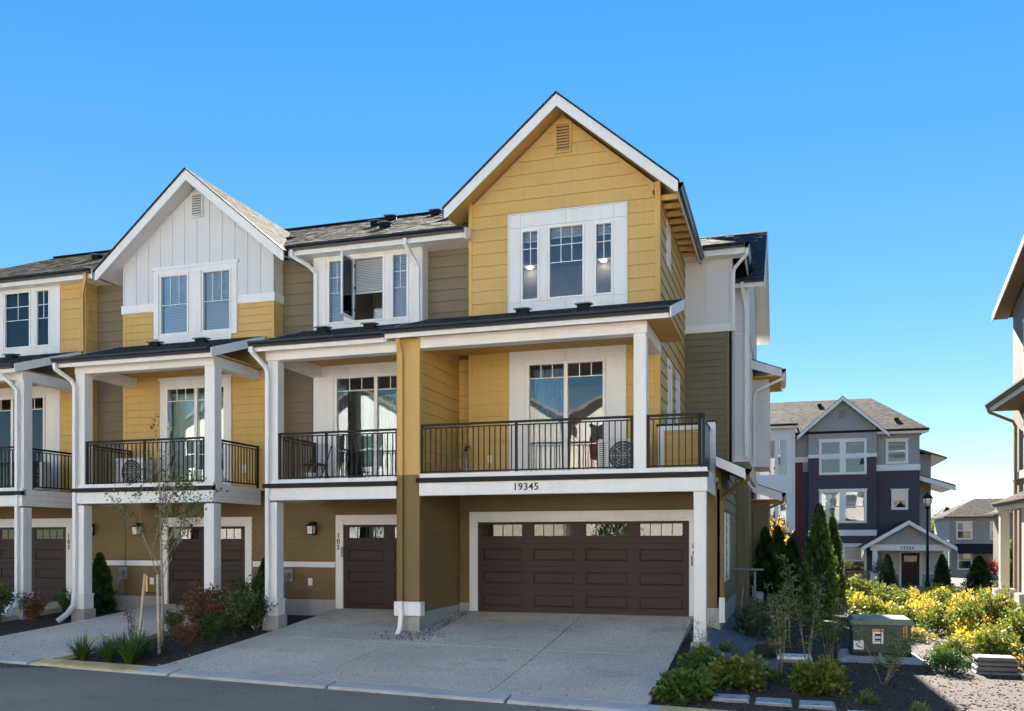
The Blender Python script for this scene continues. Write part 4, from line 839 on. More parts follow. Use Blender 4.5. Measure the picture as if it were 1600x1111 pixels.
t = thing('flower_pot', 'small pale pot with a sprig on the floor of balcony 105', 'pot', (-10.25, 17.75, 2.95)); MB().lathe([(.09, 0), (.125, .2), (.13, .22), (.11, .22)], (-10.25, 17.75, 2.95), 14).build('pot', 'pot', t, smooth=True)
m = MB()
for i in range(6): a = i*1.05; m.tube([(-10.25, 17.75, 3.15), (-10.25+.1*math.cos(a), 17.75+.1*math.sin(a), 3.4)], .012, 4, .003)
m.build('sprig', 'bench_wood', t)
t = thing('folded_board', 'narrow folded board leaning on the mustard wall of the end balcony', 'board', (-6.8, 19.0, 3.0)); MB().prism([(-7.12, 19.2, 3.0), (-6.98, 18.9, 3.0), (-6.98, 19.05, 3.75), (-7.12, 19.3, 3.75)], (.03, .02, 0)).build('panel', 'cloth', t); MB().prism([(-7.13, 19.19, 3.7), (-6.97, 18.88, 3.7), (-6.97, 19.04, 3.82), (-7.13, 19.29, 3.82)], (.05, .02, 0)).build('edge_band', 'rail', t)
def gas_pipe(x, label):
    t = thing('gas_riser', label, 'pipe', (x, 19.5, 0), 'gas risers on the ground floor walls')
    part('wall_plate', 'meter_grey', t, F196, (x-.1, x+.18, .02, .05, .62, .95), ch=.01); MB().tube([(x-.28, 19.45, -.15), (x-.28, 19.45, .15), (x-.2, 19.45, .2), (x-.05, 19.45, .22), (x-.02, 19.45, .3), (x-.02, 19.45, .7), (x+.06, 19.46, .78)], .03, 8).build('pipe', 'meter_grey', t, smooth=True)
    MB().lathe([(.05, 0), (.07, .02), (.07, .1), (.04, .12)], (x+.08, 19.46, .74), 12).build('regulator', 'meter_grey', t, smooth=True)
    part('pipe_stub', 'trim', t, None, (x-.33, x-.23, 19.4, 19.5, -.2, .13), ch=.02)
gas_pipe(-17.0, 'grey gas pipe and regulator under belt trim beside white post'); gas_pipe(-12.0, 'grey gas pipe on olive wall next to the clipped conifer of 105')
t = thing('gas_meter', 'blue grey gas meter and pipe rack behind bush at side of end house', 'gas meter', (-1.2, 23, -.4)); MB().tube([(-1.25, 22.2, .95), (-.55, 22.2, .95)], .028, 8).build('rail_pipe', 'meter_grey', t)
MB().tube([(-.75, 22.25, .9), (-.75, 22.25, .1)], .03, 8).build('pipe', 'meter_grey', t); MB().tube([(-1.1, 22.2, -.3), (-1.02, 22.25, .55), (-.8, 22.25, .55), (-.75, 22.2, -.3)], .022, 6).build('rack', 'meter_grey', t)
MB().lathe([(.1, 0), (.14, .03), (.14, .22), (.1, .26)], (-.68, 22.3, .15), 14).build('meter_body', 'meter_grey', t, smooth=True)
# @@NEXT
# ------------------------------------------------------------------ houses across the street (seen mirrored in the glass)
def far_house(label, x0, x1, y, z0, h, walls, roofmt, gab, group='houses across the street', fk='B', depth=9, name='house', wins=()):
    """plain gabled house: walls, gable roof with rake boards, windows with frames; faces +Y (B) or -Y (F)"""
    t = thing(name, label, 'house', ((x0+x1)/2, y, z0), group); fr = Fr(fk, y); s = 1 if fk == 'B' else -1
    yb = y-s*depth; w = part('wall', walls, t, None, (x0, x1, min(y, yb), max(y, yb), z0, z0+h))
    cx = (x0+x1)/2; za = z0+h+(x1-x0)/2*gab
    MB().prism([(x0, y, z0+h), (x1, y, z0+h), (cx, y, za)], (0, yb-y, 0)).build('gable', walls, t)
    o = .45
    for q in (-1, 1):
        xe = x0-o if q < 0 else x1+o; ze = z0+h-o*gab
        r = slope(t, (xe, y+s*o, ze+.1), (xe, yb-s*o, ze+.1), (cx, yb-s*o, za+.1), (cx, y+s*o, za+.1), .1, 'gutter', roofmt)
        MB().prism([(xe, y+s*(o+.02), ze-.12), (cx, y+s*(o+.02), za-.14), (cx, y+s*(o+.02), za+.09), (xe, y+s*(o+.02), ze+.09)], (0, s*.03, 0)).build('rake_board', 'vault_grey', r)
    for a, b, c, d in wins:
        f = part('window', 'trim', t, fr, (a-.1, a, -.05, .05, c-.1, d+.1), (b, b+.1, -.05, .05, c-.1, d+.1), (a, b, -.05, .048, d, d+.1), (a, b, -.05, .048, c-.1, c))
        part('pane', 'glass_dark', f, fr, (a, b, .005, .015, c, d)); part('pane_back', 'room_dark', f, fr, (a, b, .001, .004, c, d)); part('sash_rail', 'trim', f, fr, (a, b, .016, .03, (c+d)/2-.03, (c+d)/2+.03))
    return t
zz = -.75
for i, (x0, x1, wm, lab) in enumerate(((-33, -25.5, 'cream_lap', 'cream gabled house across the street opposite the far end of the row'), (-25.2, -18, 'white_wall', 'white gabled house across the street opposite number 103'), (-17.7, -10.5, 'yellow_lap', 'beige gabled house across the street opposite the batten gable'),
                                   (-10.2, -3.0, 'cream_lap', 'cream gabled house across the street opposite number 105'), (-2.7, 4.5, 'white_wall', 'white gabled house across the street opposite the end house'), (5.5, 13, 'cream_lap', 'cream gabled house across the street past the garden'))):
    ws = [(x0+1+k*2.3, x0+2.5+k*2.3, zz+v, zz+v+1.7) for k in range(3) for v in (3.6, 6.4) if x0+2.5+k*2.3 < x1-.3]
    hh = far_house(lab, x0, x1, -3.5-(i % 2)*.6, zz, 8.6, wm, 'shingle', .55, wins=ws)
    fr = Fr('B', -3.5-(i % 2)*.6); garage_door(hh, fr, x0+1.2, x0+6.0, zz+.0, zz+2.2, 4, n=.07)
# @@NEXT
# ------------------------------------------------------------------ plants
def leaf_mesh(name, P, N, size, mt, aspect=.5, droop=0., jit=.6, seed=1, vbase=None, stem=None):
    """one folded four-corner leaf per point; N is the way it points, 'v' a random tint"""
    g = np.random.default_rng(seed); n = len(P); N = N+g.normal(0, jit, (n, 3)); N[:, 2] -= droop; N /= np.linalg.norm(N, axis=1)[:, None]+1e-9
    r = g.normal(0, 1, (n, 3)); S = np.cross(N, r); S /= np.linalg.norm(S, axis=1)[:, None]+1e-9; U = np.cross(S, N)
    L = size*g.uniform(.6, 1.35, n)[:, None]; w = L*aspect
    V = np.stack([P, P+N*L*.45+S*w*.5+U*L*.1, P+N*L, P+N*L*.45-S*w*.5+U*L*.1], 1).reshape(-1, 3)
    me = bpy.data.meshes.new(name); me.vertices.add(4*n); me.vertices.foreach_set('co', V.ravel())
    me.loops.add(4*n); me.loops.foreach_set('vertex_index', np.arange(4*n, dtype=np.int32)); me.polygons.add(n)
    me.polygons.foreach_set('loop_start', np.arange(n, dtype=np.int32)*4); me.update(calc_edges=True)
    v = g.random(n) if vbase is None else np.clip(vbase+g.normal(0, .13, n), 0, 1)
    me.attributes.new('v', 'FLOAT', 'FACE').data.foreach_set('value', v.astype(np.float32)); me.materials.append(M[mt]); return me
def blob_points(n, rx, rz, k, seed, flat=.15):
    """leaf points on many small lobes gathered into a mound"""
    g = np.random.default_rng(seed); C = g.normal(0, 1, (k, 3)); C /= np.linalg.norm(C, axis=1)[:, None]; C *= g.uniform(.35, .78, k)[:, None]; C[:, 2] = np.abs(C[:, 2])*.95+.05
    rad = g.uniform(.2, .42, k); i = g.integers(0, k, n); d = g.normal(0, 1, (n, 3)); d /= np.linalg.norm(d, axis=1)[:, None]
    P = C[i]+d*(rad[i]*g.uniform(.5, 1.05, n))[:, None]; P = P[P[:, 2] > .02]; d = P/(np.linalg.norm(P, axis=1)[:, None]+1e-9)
    tint = np.clip(.25+.5*P[:, 2]+.25*(g.random(k)[i[:len(P)]]-.5), 0, 1)  # tint climbs with height in the mound
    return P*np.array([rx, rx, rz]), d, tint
def twigs(name, n, rx, rz, r, mt, seed, split=2):
    g = random.Random(seed); m = MB(); tips = []
    for i in range(n):
        a = g.uniform(0, 6.28); e = g.uniform(.35, 1); p0 = Vector((g.uniform(-.04, .04), g.uniform(-.04, .04), 0)); p2 = Vector((rx*e*math.cos(a), rx*e*math.sin(a), rz*g.uniform(.7, 1)))
        p1 = p0.lerp(p2, .5)+Vector((0, 0, rz*.12)); pts = [p0, p0.lerp(p1, .6), p1, p1.lerp(p2, .55)+Vector((g.uniform(-.03, .03), g.uniform(-.03, .03), 0)), p2]
        m.tube(pts, r, 5, r*.3); tips += pts[1:]
        for _ in range(split):
            q = pts[g.randint(1, 3)]; w = q+Vector((g.uniform(-1, 1)*rx*.35, g.uniform(-1, 1)*rx*.35, rz*g.uniform(.12, .35))); m.tube([q, q.lerp(w, .5)+Vector((0, 0, .02)), w], r*.55, 4, r*.2); tips += [q.lerp(w, .5), w]
    return m, tips
def mesh_of(mb, mt):
    me = bpy.data.meshes.new('twigs'); me.from_pydata([tuple(p) for p in mb.v], [], mb.f); me.materials.append(M[mt]); me.polygons.foreach_set('use_smooth', [True]*len(me.polygons)); return me
def put(name, label, cat, parts, x, y, rz=0, s=1, group=None, z=None, sz=None):
    """a plant: Empty at its foot with its parts as children (mesh data shared between alike plants)"""
    t = thing(name, label, cat, (x, y, land(x, y)-.01 if z is None else z), group); t.rotation_euler = (0, 0, rz); t.scale = (s, s, sz or s)
    for nm, me in parts:
        o = bpy.data.objects.new(nm, me); COL.objects.link(o); o.parent = t
    return t
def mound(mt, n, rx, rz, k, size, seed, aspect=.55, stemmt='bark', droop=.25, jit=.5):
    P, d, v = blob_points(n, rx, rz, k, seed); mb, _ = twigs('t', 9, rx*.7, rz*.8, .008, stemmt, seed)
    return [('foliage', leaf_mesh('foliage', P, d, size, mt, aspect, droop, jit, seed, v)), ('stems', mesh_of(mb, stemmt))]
def twiggy(mt, ns, rx, rz, nl, size, seed, stemmt='bark_pale', r=.007, aspect=.3, split=3):
    g = np.random.default_rng(seed); mb, tips = twigs('t', ns, rx, rz, r, stemmt, seed, split); T = np.array([tuple(p) for p in tips]); i = g.integers(0, len(T), nl)
    P = T[i]+g.normal(0, .035, (nl, 3)); d = g.normal(0, 1, (nl, 3)); d[:, 2] = np.abs(d[:, 2])*.5
    return [('foliage', leaf_mesh('foliage', P, d, size, mt, aspect, .1, .3, seed)), ('stems', mesh_of(mb, stemmt))]
def conifer(mt, h, r, n, seed, size=.075):
    g = np.random.default_rng(seed); t = g.random(n)**1.15; a = g.uniform(0, 6.283, n)
    lump = 1+.15*np.sin(a*5+t*19+seed)+.13*np.sin(a*3-t*31+seed*2)+.1*np.sin(a*11+t*47)+.1*np.sin(a*2+t*9+seed*3)
    prof = np.minimum(1, (1-t)**.62*1.12)*np.minimum(1, .72+t*2.2)
    rad = r*prof*lump*np.where(g.random(n) < .12, g.uniform(1.0, 1.24, n), g.uniform(.7, 1.04, n)); P = np.stack([rad*np.cos(a), rad*np.sin(a), t*h*.97+.04], 1)
    d = np.stack([np.cos(a)*.55, np.sin(a)*.55, np.full(n, 1.0)], 1); tint = np.clip(.1+.75*(rad/(r*prof*1.25+1e-6)-.55)*2, 0, 1)  # tint rises from the inner sprays to the outer ones
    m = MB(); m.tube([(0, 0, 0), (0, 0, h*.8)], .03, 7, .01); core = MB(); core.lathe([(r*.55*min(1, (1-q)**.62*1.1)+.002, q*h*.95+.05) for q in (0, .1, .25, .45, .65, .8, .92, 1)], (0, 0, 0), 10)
    return [('foliage', leaf_mesh('foliage', P, d, size, mt, .38, 0, .33, seed, tint)), ('trunk', mesh_of(m, 'bark')), ('inner_branches', mesh_of(core, 'hill_forest'))]
ROT = lambda: rnd.uniform(0, 6.28)
# clipped conifers
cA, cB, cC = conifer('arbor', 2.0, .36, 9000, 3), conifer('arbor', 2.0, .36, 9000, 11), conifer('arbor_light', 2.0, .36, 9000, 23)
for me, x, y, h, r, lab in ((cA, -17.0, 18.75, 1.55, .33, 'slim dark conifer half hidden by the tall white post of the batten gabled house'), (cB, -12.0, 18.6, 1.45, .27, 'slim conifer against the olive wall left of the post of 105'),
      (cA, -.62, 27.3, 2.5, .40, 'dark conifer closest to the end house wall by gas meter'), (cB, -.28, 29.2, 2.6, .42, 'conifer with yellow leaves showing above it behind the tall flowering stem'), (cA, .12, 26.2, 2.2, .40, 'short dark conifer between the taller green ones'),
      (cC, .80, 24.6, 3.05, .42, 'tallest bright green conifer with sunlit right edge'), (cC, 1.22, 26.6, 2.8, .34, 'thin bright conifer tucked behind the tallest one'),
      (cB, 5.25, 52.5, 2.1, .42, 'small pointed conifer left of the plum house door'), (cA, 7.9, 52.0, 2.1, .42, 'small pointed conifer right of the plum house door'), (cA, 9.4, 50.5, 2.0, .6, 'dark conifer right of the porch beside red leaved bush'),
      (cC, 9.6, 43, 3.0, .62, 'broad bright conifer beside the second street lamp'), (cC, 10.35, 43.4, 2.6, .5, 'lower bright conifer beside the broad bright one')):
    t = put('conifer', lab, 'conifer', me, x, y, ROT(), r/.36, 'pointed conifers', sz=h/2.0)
# low green shrubs by the drive and in the bed
sh1 = mound('leaf_fresh', 2300, .5, .55, 18, .10, 5, .62, droop=.5); sh2 = mound('leaf_lime', 2300, .5, .55, 18, .09, 6, .6, droop=.45); sh3 = mound('leaf_fresh', 2300, .5, .5, 14, .085, 9, .55, droop=.4)
for me, x, y, s, lab in ((sh1, -1.52, 13.85, 1.0, 'broad dark green shrub at the corner of the driveway and kerb'), (sh3, -1.4, 15.5, .95, 'green shrub with browning leaves in front of the end post'), (sh2, -.78, 14.9, 1.02, 'lime green shrub with big drooping leaves behind the grey lids'),
      (sh2, .45, 15.0, 1.0, 'lime shrub standing alone in front of the white pad'), (mound('leaf_green', 2600, .5, .62, 40, .05, 15, .7, droop=0), 2.72, 17.4, .78, 'round clipped green bush right of the green cabinet'), (sh3, 2.35, 12.95, .6, 'small green shrub at the kerb below the sunlit slope')):
    put('shrub', lab, 'shrub', me, x, y, ROT(), s, 'green shrubs')
bl = mound('leaf_blue', 2600, .55, .8, 18, .085, 31, .4, droop=.1)
for x, y, s, lab in ((-.72, 20.6, 1.15, 'blue green bush beside the downspout of the end house'), (-.35, 17.9, .55, 'low blue green bush on the gravel path')): put('shrub', lab, 'shrub', bl, x, y, ROT(), s, 'blue green shrubs')
lo = mound('leaf_mid', 700, .35, .3, 10, .06, 37, .5, droop=.1)
for x, y, s, lab in ((-.25, 15.6, .8, 'low loose plant between the lime shrubs and the white lid'), (1.15, 14.3, .7, 'low loose plant beside the grey lid furthest from the drive'), (-1.1, 17.6, .8, 'low loose plant at the edge of the gravel path'), (1.75, 13.5, .8, 'low loose plant at the kerb under the slope'), (.95, 20.8, .9, 'low loose plant at the foot of the tallest conifer'), (-.3, 21.6, 1.0, 'low loose plant beneath the dark conifers')): put('ground_plant', lab, 'plant', lo, x, y, ROT(), s, 'low loose plants in the bed')
# twiggy shrubs
tw1 = twiggy('leaf_mid', 7, .38, 1.5, 1100, .07, 41); tw2 = twiggy('leaf_mid', 6, .45, 1.35, 1000, .075, 42); tw3 = twiggy('leaf_mid', 8, .75, .95, 1000, .075, 43); tw4 = twiggy('leaf_mid', 3, .14, 1.9, 420, .13, 44, r=.009, aspect=.26, split=1)
for me, x, y, s, lab in ((tw1, -.1, 16.4, 1.0, 'bare stemmed shrub beside the white lid'), (tw2, .35, 17.0, 1.12, 'tall straggly shrub with pale forked stems before the conifers'), (tw1, .75, 17.4, .8, 'thin leaning shrub right of the straggly one'), (tw3, 1.55, 15.9, .95, 'open twiggy shrub in front of the green cabinet'),
      (tw4, .05, 19.6, 1.0, 'upright stem with whorls of narrow leaves'), (twiggy('leaf_blue', 6, .55, .9, 220, .055, 46), -1.55, 16.9, .72, 'wispy shrub against the foot of the end post'), (twiggy('leaf_gold', 6, .35, 1.0, 200, .06, 47), 3.5, 14.9, 1.0, 'sparse autumn shrub beside the grey stacked lid'), (tw1, 1.0, 19.0, .5, 'small grey sapling at the edge of the sunlit slope')):
    put('twiggy_shrub', lab, 'shrub', me, x, y, ROT(), s, 'twiggy shrubs')
# sunlit yellow shrubs on the slope: a mass of low mounds, each its own plant
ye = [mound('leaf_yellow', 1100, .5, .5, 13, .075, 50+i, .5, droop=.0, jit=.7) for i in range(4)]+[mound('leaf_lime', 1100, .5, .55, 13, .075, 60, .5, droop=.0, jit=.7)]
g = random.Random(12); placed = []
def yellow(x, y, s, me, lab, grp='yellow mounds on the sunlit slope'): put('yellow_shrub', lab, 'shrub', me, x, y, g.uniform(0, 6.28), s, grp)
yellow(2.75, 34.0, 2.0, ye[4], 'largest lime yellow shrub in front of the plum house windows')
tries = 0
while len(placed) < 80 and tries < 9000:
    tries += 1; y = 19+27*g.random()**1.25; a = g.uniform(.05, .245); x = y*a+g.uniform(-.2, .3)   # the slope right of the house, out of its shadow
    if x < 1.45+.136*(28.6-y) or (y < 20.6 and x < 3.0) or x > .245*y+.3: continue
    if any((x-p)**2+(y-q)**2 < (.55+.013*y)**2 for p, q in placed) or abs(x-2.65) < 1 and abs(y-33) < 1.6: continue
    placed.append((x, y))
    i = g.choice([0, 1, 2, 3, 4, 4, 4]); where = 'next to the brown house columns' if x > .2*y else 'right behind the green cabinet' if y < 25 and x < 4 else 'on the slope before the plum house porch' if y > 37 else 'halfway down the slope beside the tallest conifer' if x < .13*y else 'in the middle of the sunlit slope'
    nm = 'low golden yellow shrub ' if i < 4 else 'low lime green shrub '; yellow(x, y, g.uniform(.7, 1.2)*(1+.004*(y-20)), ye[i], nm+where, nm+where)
tg = mound('leaf_lime', 2600, .6, .95, 26, .085, 71, .5, droop=0, jit=.6)
for x, y, s, lab in ((4.55, 19.8, 1.15, 'tall loose green and yellow shrub at the edge of the brown house'), (4.3, 22.6, 1.35, 'tall yellow green shrub in front of the brown house wall'), (3.75, 18.6, .85, 'loose lime shrub above the grey stacked lid'), (2.95, 18.6, .6, 'small loose lime shrub right behind the round clipped bush'), (4.15, 16.4, .75, 'loose lime shrub in the sun right of the grey stacked lid'), (3.9, 15.0, .55, 'lowest loose lime shrub at the sunny kerb')): put('shrub', lab, 'shrub', tg, x, y, ROT(), s, 'tall loose shrubs')
# reddish shrubs and friends in the bed between the drives
nd = [twiggy('leaf_red', 18, .5, .85, 2300, .075, 80+i, 'bark', .006, .4, 4) for i in range(2)]+[twiggy('leaf_mid', 18, .45, .85, 2300, .07, 85, 'bark', .006, .4, 4), twiggy('leaf_green', 18, .45, .85, 2300, .07, 86, 'bark', .006, .4, 4)]
for me, x, y, s, lab in ((nd[0], -11.75, 15.8, 1.0, 'red tinged feathery shrub right of the staked tree'), (nd[2], -11.25, 16.3, 1.1, 'pale green feathery shrub in front of the right post'), (nd[3], -11.5, 17.3, 1.25, 'dense dark green feathery shrub before the conifer of 105'), (nd[1], -12.25, 16.8, 1.1, 'russet feathery shrub behind the staked tree'), (nd[3], -11.05, 16.8, .85, 'low dark green feathery shrub beside the post of 105'), (nd[2], -12.3, 15.7, .7, 'small pale feathery shrub left of the red tinged one'), (nd[3], -11.2, 15.5, .7, 'low green feathery shrub along the right drive edge'), (nd[1], -11.3, 14.75, .6, 'small russet feathery shrub behind the stake'), (nd[2], -12.55, 18.2, .9, 'pale feathery shrub by the garage door of the batten gabled house'),
      (nd[3], -17.1, 15.6, 1.05, 'dark feathery shrub beside the first white post'), (nd[0], -16.6, 16.2, .85, 'low reddish shrub at the foot of the white post'), (nd[2], -17.9, 16.2, 1.1, 'pale feathery shrub against the far white post'), (nd[3], -16.9, 17.6, .8, 'dark green feathery shrub under the slim dark conifer')): put('feathery_shrub', lab, 'shrub', me, x, y, ROT(), s, 'feathery shrubs in the front beds')
put('shrub', 'pale yellow green shrub at the edge of the far bed', 'shrub', mound('leaf_olive', 1500, .5, .7, 16, .06, 91, .5), -17.65, 14.9, ROT(), 1.0)
put('shrub', 'dark purple spiky shrub at left of the staked tree', 'shrub', twiggy('leaf_red', 5, .22, .95, 170, .06, 92, 'bark', .008, .4), -12.45, 14.6, ROT(), .82)
def daylily(seed, flowers):
    q = np.random.default_rng(seed); V, Fc = [], []
    for i in range(120):
        a = q.uniform(0, 6.28); L = q.uniform(.3, .58); lean = q.uniform(.25, .95); w = .011; d = np.array([math.cos(a), math.sin(a), 0]); s = np.array([-d[1], d[0], 0]); b = len(V)
        for k in range(5):
            t = k/4; c = d*(L*lean*t**1.1+.03)+np.array([0, 0, L*(t*1.15-.62*lean*t*t)]); ww = w*(1-t**2*.95); V += [tuple(c-s*ww), tuple(c+s*ww)]
        Fc += [(b+2*k, b+2*k+1, b+2*k+3, b+2*k+2) for k in range(4)]
    me = bpy.data.meshes.new('blades'); me.from_pydata(V, [], Fc); me.materials.append(M['grass_blade']); me.attributes.new('v', 'FLOAT', 'FACE').data.foreach_set('value', np.repeat(q.random(120), 4).astype(np.float32))
    out = [('blades', me)]
    for i in range(flowers):
        c = Vector((q.uniform(-.12, .12), q.uniform(-.12, .12), .42)); m = MB(); m.tube([(c.x*.3, c.y*.3, 0), tuple(c)], .005, 5); out.append(('flower_stalk', mesh_of(m, 'bark_pale')))
        k = 6; P = np.tile(np.array(c), (k, 1)); d = np.array([[math.cos(j*6.283/k), math.sin(j*6.283/k), .45] for j in range(k)]); out.append(('flower', leaf_mesh('flower', P, d, .075, 'petal', .5, 0, .05, seed)))
    return out
for x, y, s, fl, lab in ((-12.5, 13.35, 1.04, 1, 'grassy daylily clump with one yellow flower at the bed tip'), (-11.95, 13.4, 1.10, 1, 'daylily clump with yellow flower by the yellow kerb'), (-11.4, 13.3, 1.23, 0, 'daylily clump without flowers beside the right drive'), (-12.2, 13.95, 0.91, 0, 'small daylily clump behind the flowering ones'), (-11.75, 14.0, 1.17, 1, 'daylily clump with orange yellow flower at the stake'), (-11.55, 13.7, 1.04, 0, 'dense daylily clump at foot of the stake')):
    put('daylily', lab, 'flower', daylily(int(-x*100), fl), x, y, ROT(), s, 'daylily clumps in the front bed')
q = np.random.default_rng(21); n = 260; xs_ = q.uniform(-15.5, 2, n); ys_ = np.where(q.random(n) < .6, q.normal(12.75, .35, n), q.uniform(10.5, 17, n)); P = np.array([(a, b, (drive_z(a, b) if 13 < b and a < -1.95 and not -12.85 < a < -10.6 else land(a, b) if b > 13 else zk(a)-.02)+.012) for a, b in zip(xs_, ys_)])
o = bpy.data.objects.new('fallen_leaves', leaf_mesh('fallen_leaves', P, np.stack([q.normal(0, 1, n), q.normal(0, 1, n), np.zeros(n)], 1), .05, 'leaf_gold', .6, 0, .08, 22)); COL.objects.link(o); tag(o, 'dry fallen leaves scattered along the kerb and drives', 'leaves', None, 'stuff')
# staked young tree
t = thing('young_tree', 'slender young tree with sparse leaves tied between wooden stakes', 'tree', (-12.05, 15.0, land(-12.05, 15.0))); z0 = land(-12.05, 15.0); m = MB(); B = Vector((-12.05, 15.0, z0)); tips = []
def br(p, d, L, r, lv, gg):
    pts = [p]; 
    for k in range(4): d = (d+Vector((gg.uniform(-.12, .12), gg.uniform(-.12, .12), .08))).normalized(); pts.append(pts[-1]+d*L/4)
    m.tube(pts, r, 6, r*.45); 
    if lv == 0: tips.extend(pts[1:])
    else:
        tips.extend(pts[3:])
        for k in range(3 if lv > 1 else 2): q = pts[gg.randint(1, 4)]; a = gg.uniform(0, 6.28); br(q, (d+Vector((math.cos(a), math.sin(a), .3))*.65).normalized(), L*.62, r*.5, lv-1, gg)
gg = random.Random(5); m.tube([B, B+Vector((.01, 0, .8)), B+Vector((-.03, .0, 2.0)), B+Vector((-.06, 0, 3.1)), B+Vector((-.15, 0, 4.2))], .036, 8, .008)
for hh_, n_b in ((1.3, 2), (1.55, 2), (1.9, 2), (2.3, 2), (2.7, 2), (3.1, 1)):
    for k in range(n_b): a = gg.uniform(0, 6.28); br(B+Vector((-.02, 0, hh_)), Vector((math.cos(a)*.55, math.sin(a)*.55, .85)).normalized(), gg.uniform(.8, 1.3), .010, 2, gg)
br(B+Vector((-.14, 0, 4.1)), Vector((-.1, 0, 1)), .55, .006, 1, gg)
m.build('trunk', 'bark_pale', t, smooth=True); T = np.array([tuple(p) for p in tips]); q = np.random.default_rng(8); keep = T[(q.random(len(T)) < np.where(np.abs(T[:, 2]-z0-2.75) < .8, 1, .3))]; i = q.integers(0, len(keep), 1500)
P = keep[i]+q.normal(0, .045, (1500, 3)); o = bpy.data.objects.new('foliage', leaf_mesh('foliage', P-np.array(B), q.normal(0, 1, (1500, 3)), .062, 'leaf_mid', .55, .2, .4, 9)); COL.objects.link(o); o.parent = t
for x, y, h, dx, lab in ((-12.28, 14.55, 1.5, .1, 'wooden stake left of the young tree with a yellow tag'), (-11.6, 14.35, 1.52, -.12, 'leaning wooden stake right of the young tree')):
    z = land(x, y); s = thing('tree_stake', lab, 'stake', (x, y, z), 'stakes of the young tree'); MB().tube([(x, y, z-.2), (x+dx, y+.1, z+h)], .03, 8, .027).build('pole', 'stake', s, smooth=True)
    MB().tube([(x+dx*.8, y+.08, z+h*.75), (-12.06, 15.0, z+1.1)], .006, 5).build('tie', 'rail', s)
    if dx > 0: part('tag', 'amber_tag', s, None, (x+dx+.05, x+dx+.09, y+.06, y+.065, z+h-.35, z+h-.03))
# loose stones, bark chips and fallen leaves: nobody could count them
def scatter(name, n, fn, size, mt, seed, flat=.5):
    q = np.random.default_rng(seed); m = MB()
    base = np.array([(1, 0, 0), (-.5, .87, 0), (-.5, -.87, 0), (0, 0, 1), (0, 0, -1)]); FF = [(0, 1, 3), (1, 2, 3), (2, 0, 3), (1, 0, 4), (2, 1, 4), (0, 2, 4)]
    for _ in range(n):
        x, y = fn(q); s = size*q.uniform(.5, 1.5); a = q.uniform(0, 6.28); c, d = math.cos(a), math.sin(a); e = q.uniform(.5, 1)
        B_ = base*q.uniform(.7, 1.3, (5, 3)); zz_ = (drive_z(x, y) if name == 'drain_gravel' else land(x, y))+s*flat*.4
        m.add([(x+s*(b[0]*c-b[1]*e*d), y+s*(b[0]*d+b[1]*e*c), zz_+s*flat*b[2]) for b in B_], FF); m.val += [float(q.random())]*6
    return m.build(name, mt, None, kind='stuff')
tag(scatter('drain_gravel', 1500, lambda q: ((lambda y: (q.uniform(-7.38, -7.38+.30) if y > 17.2 else q.normal(-7.5, .32), y))(q.uniform(16.4, 19.5))), .026, 'gravel_stones', 1, .7), 'strip of loose grey drain stones along the foot of the party wall', 'gravel')
tag(scatter('bark_chips', 5200, lambda q: (q.uniform(-1.8, 4.6), 13.05+7*q.random()**1.3), .022, 'chips', 2, .35), 'dark bark chips over the garden bed right of the drive', 'mulch')
tag(scatter('bark_chips', 2400, lambda q: (q.uniform(-12.8, -10.65), q.uniform(13.05, 18.5)), .022, 'chips', 3, .35), 'dark bark chips in the bed between the two drives', 'mulch')
tag(scatter('path_stones', 2600, lambda q: (q.uniform(-1.75, -.15), q.uniform(16.7, 24)), .022, 'gravel_stones', 4, .6), 'blue grey path stones beside the end house', 'gravel')
# @@NEXT
# ------------------------------------------------------------------ utility boxes
def rot_pts(pts, c, a): return [(c[0]+(x-c[0])*math.cos(a)-(y-c[1])*math.sin(a), c[1]+(x-c[0])*math.sin(a)+(y-c[1])*math.cos(a), z) for x, y, z in pts]
t = thing('utility_cabinet', 'dark green electric transformer cabinet with warning stickers on a concrete pad', 'cabinet', (1.72, 18.3, -.7)); zt = -.74
MB().prism([(.92, 17.9, zt-.3), (2.5, 17.9, zt-.3), (2.5, 19.6, zt-.3), (.92, 19.6, zt-.3)], (0, 0, .38)).build('pad', 'concrete', t)
m = MB(); m.add([(.92, 17.9, zt+.081), (2.5, 17.9, zt+.081), (2.5, 19.6, zt+.081), (.92, 19.6, zt+.081), (1.08, 18.2, zt+.17), (2.34, 18.2, zt+.17), (2.34, 19.4, zt+.17), (1.08, 19.4, zt+.17)], [(0, 1, 5, 4), (1, 2, 6, 5), (2, 3, 7, 6), (3, 0, 4, 7), (4, 5, 6, 7)]); m.build('pad_slope', 'concrete', t)
bz = zt+.17; part('body', 'green_box', t, None, (1.2, 2.24, 18.25, 19.2, bz, bz+.60), ch=.015); part('skirt', 'rail', t, None, (1.18, 2.26, 18.24, 19.22, bz-.001, bz+.07), ch=.004)
MB().prism([(1.16, 18.19, bz+.60), (2.28, 18.19, bz+.60), (2.28, 18.19, bz+.665), (2.22, 18.19, bz+.72), (1.22, 18.19, bz+.72), (1.16, 18.19, bz+.665)], (0, 1.06, 0)).build('lid', 'green_lid', t)
part('lid_seam', 'green_box', t, None, (1.70, 1.715, 18.235, 18.25, bz+.08, bz+.61)); FT = Fr('F', 18.25)
st = part('warning_sticker', 'white_tag', t, FT, (1.56, 1.75, .001, .005, bz+.24, bz+.52)); part('sticker_header', 'orange_tag', st, FT, (1.565, 1.745, .0052, .007, bz+.465, bz+.515))
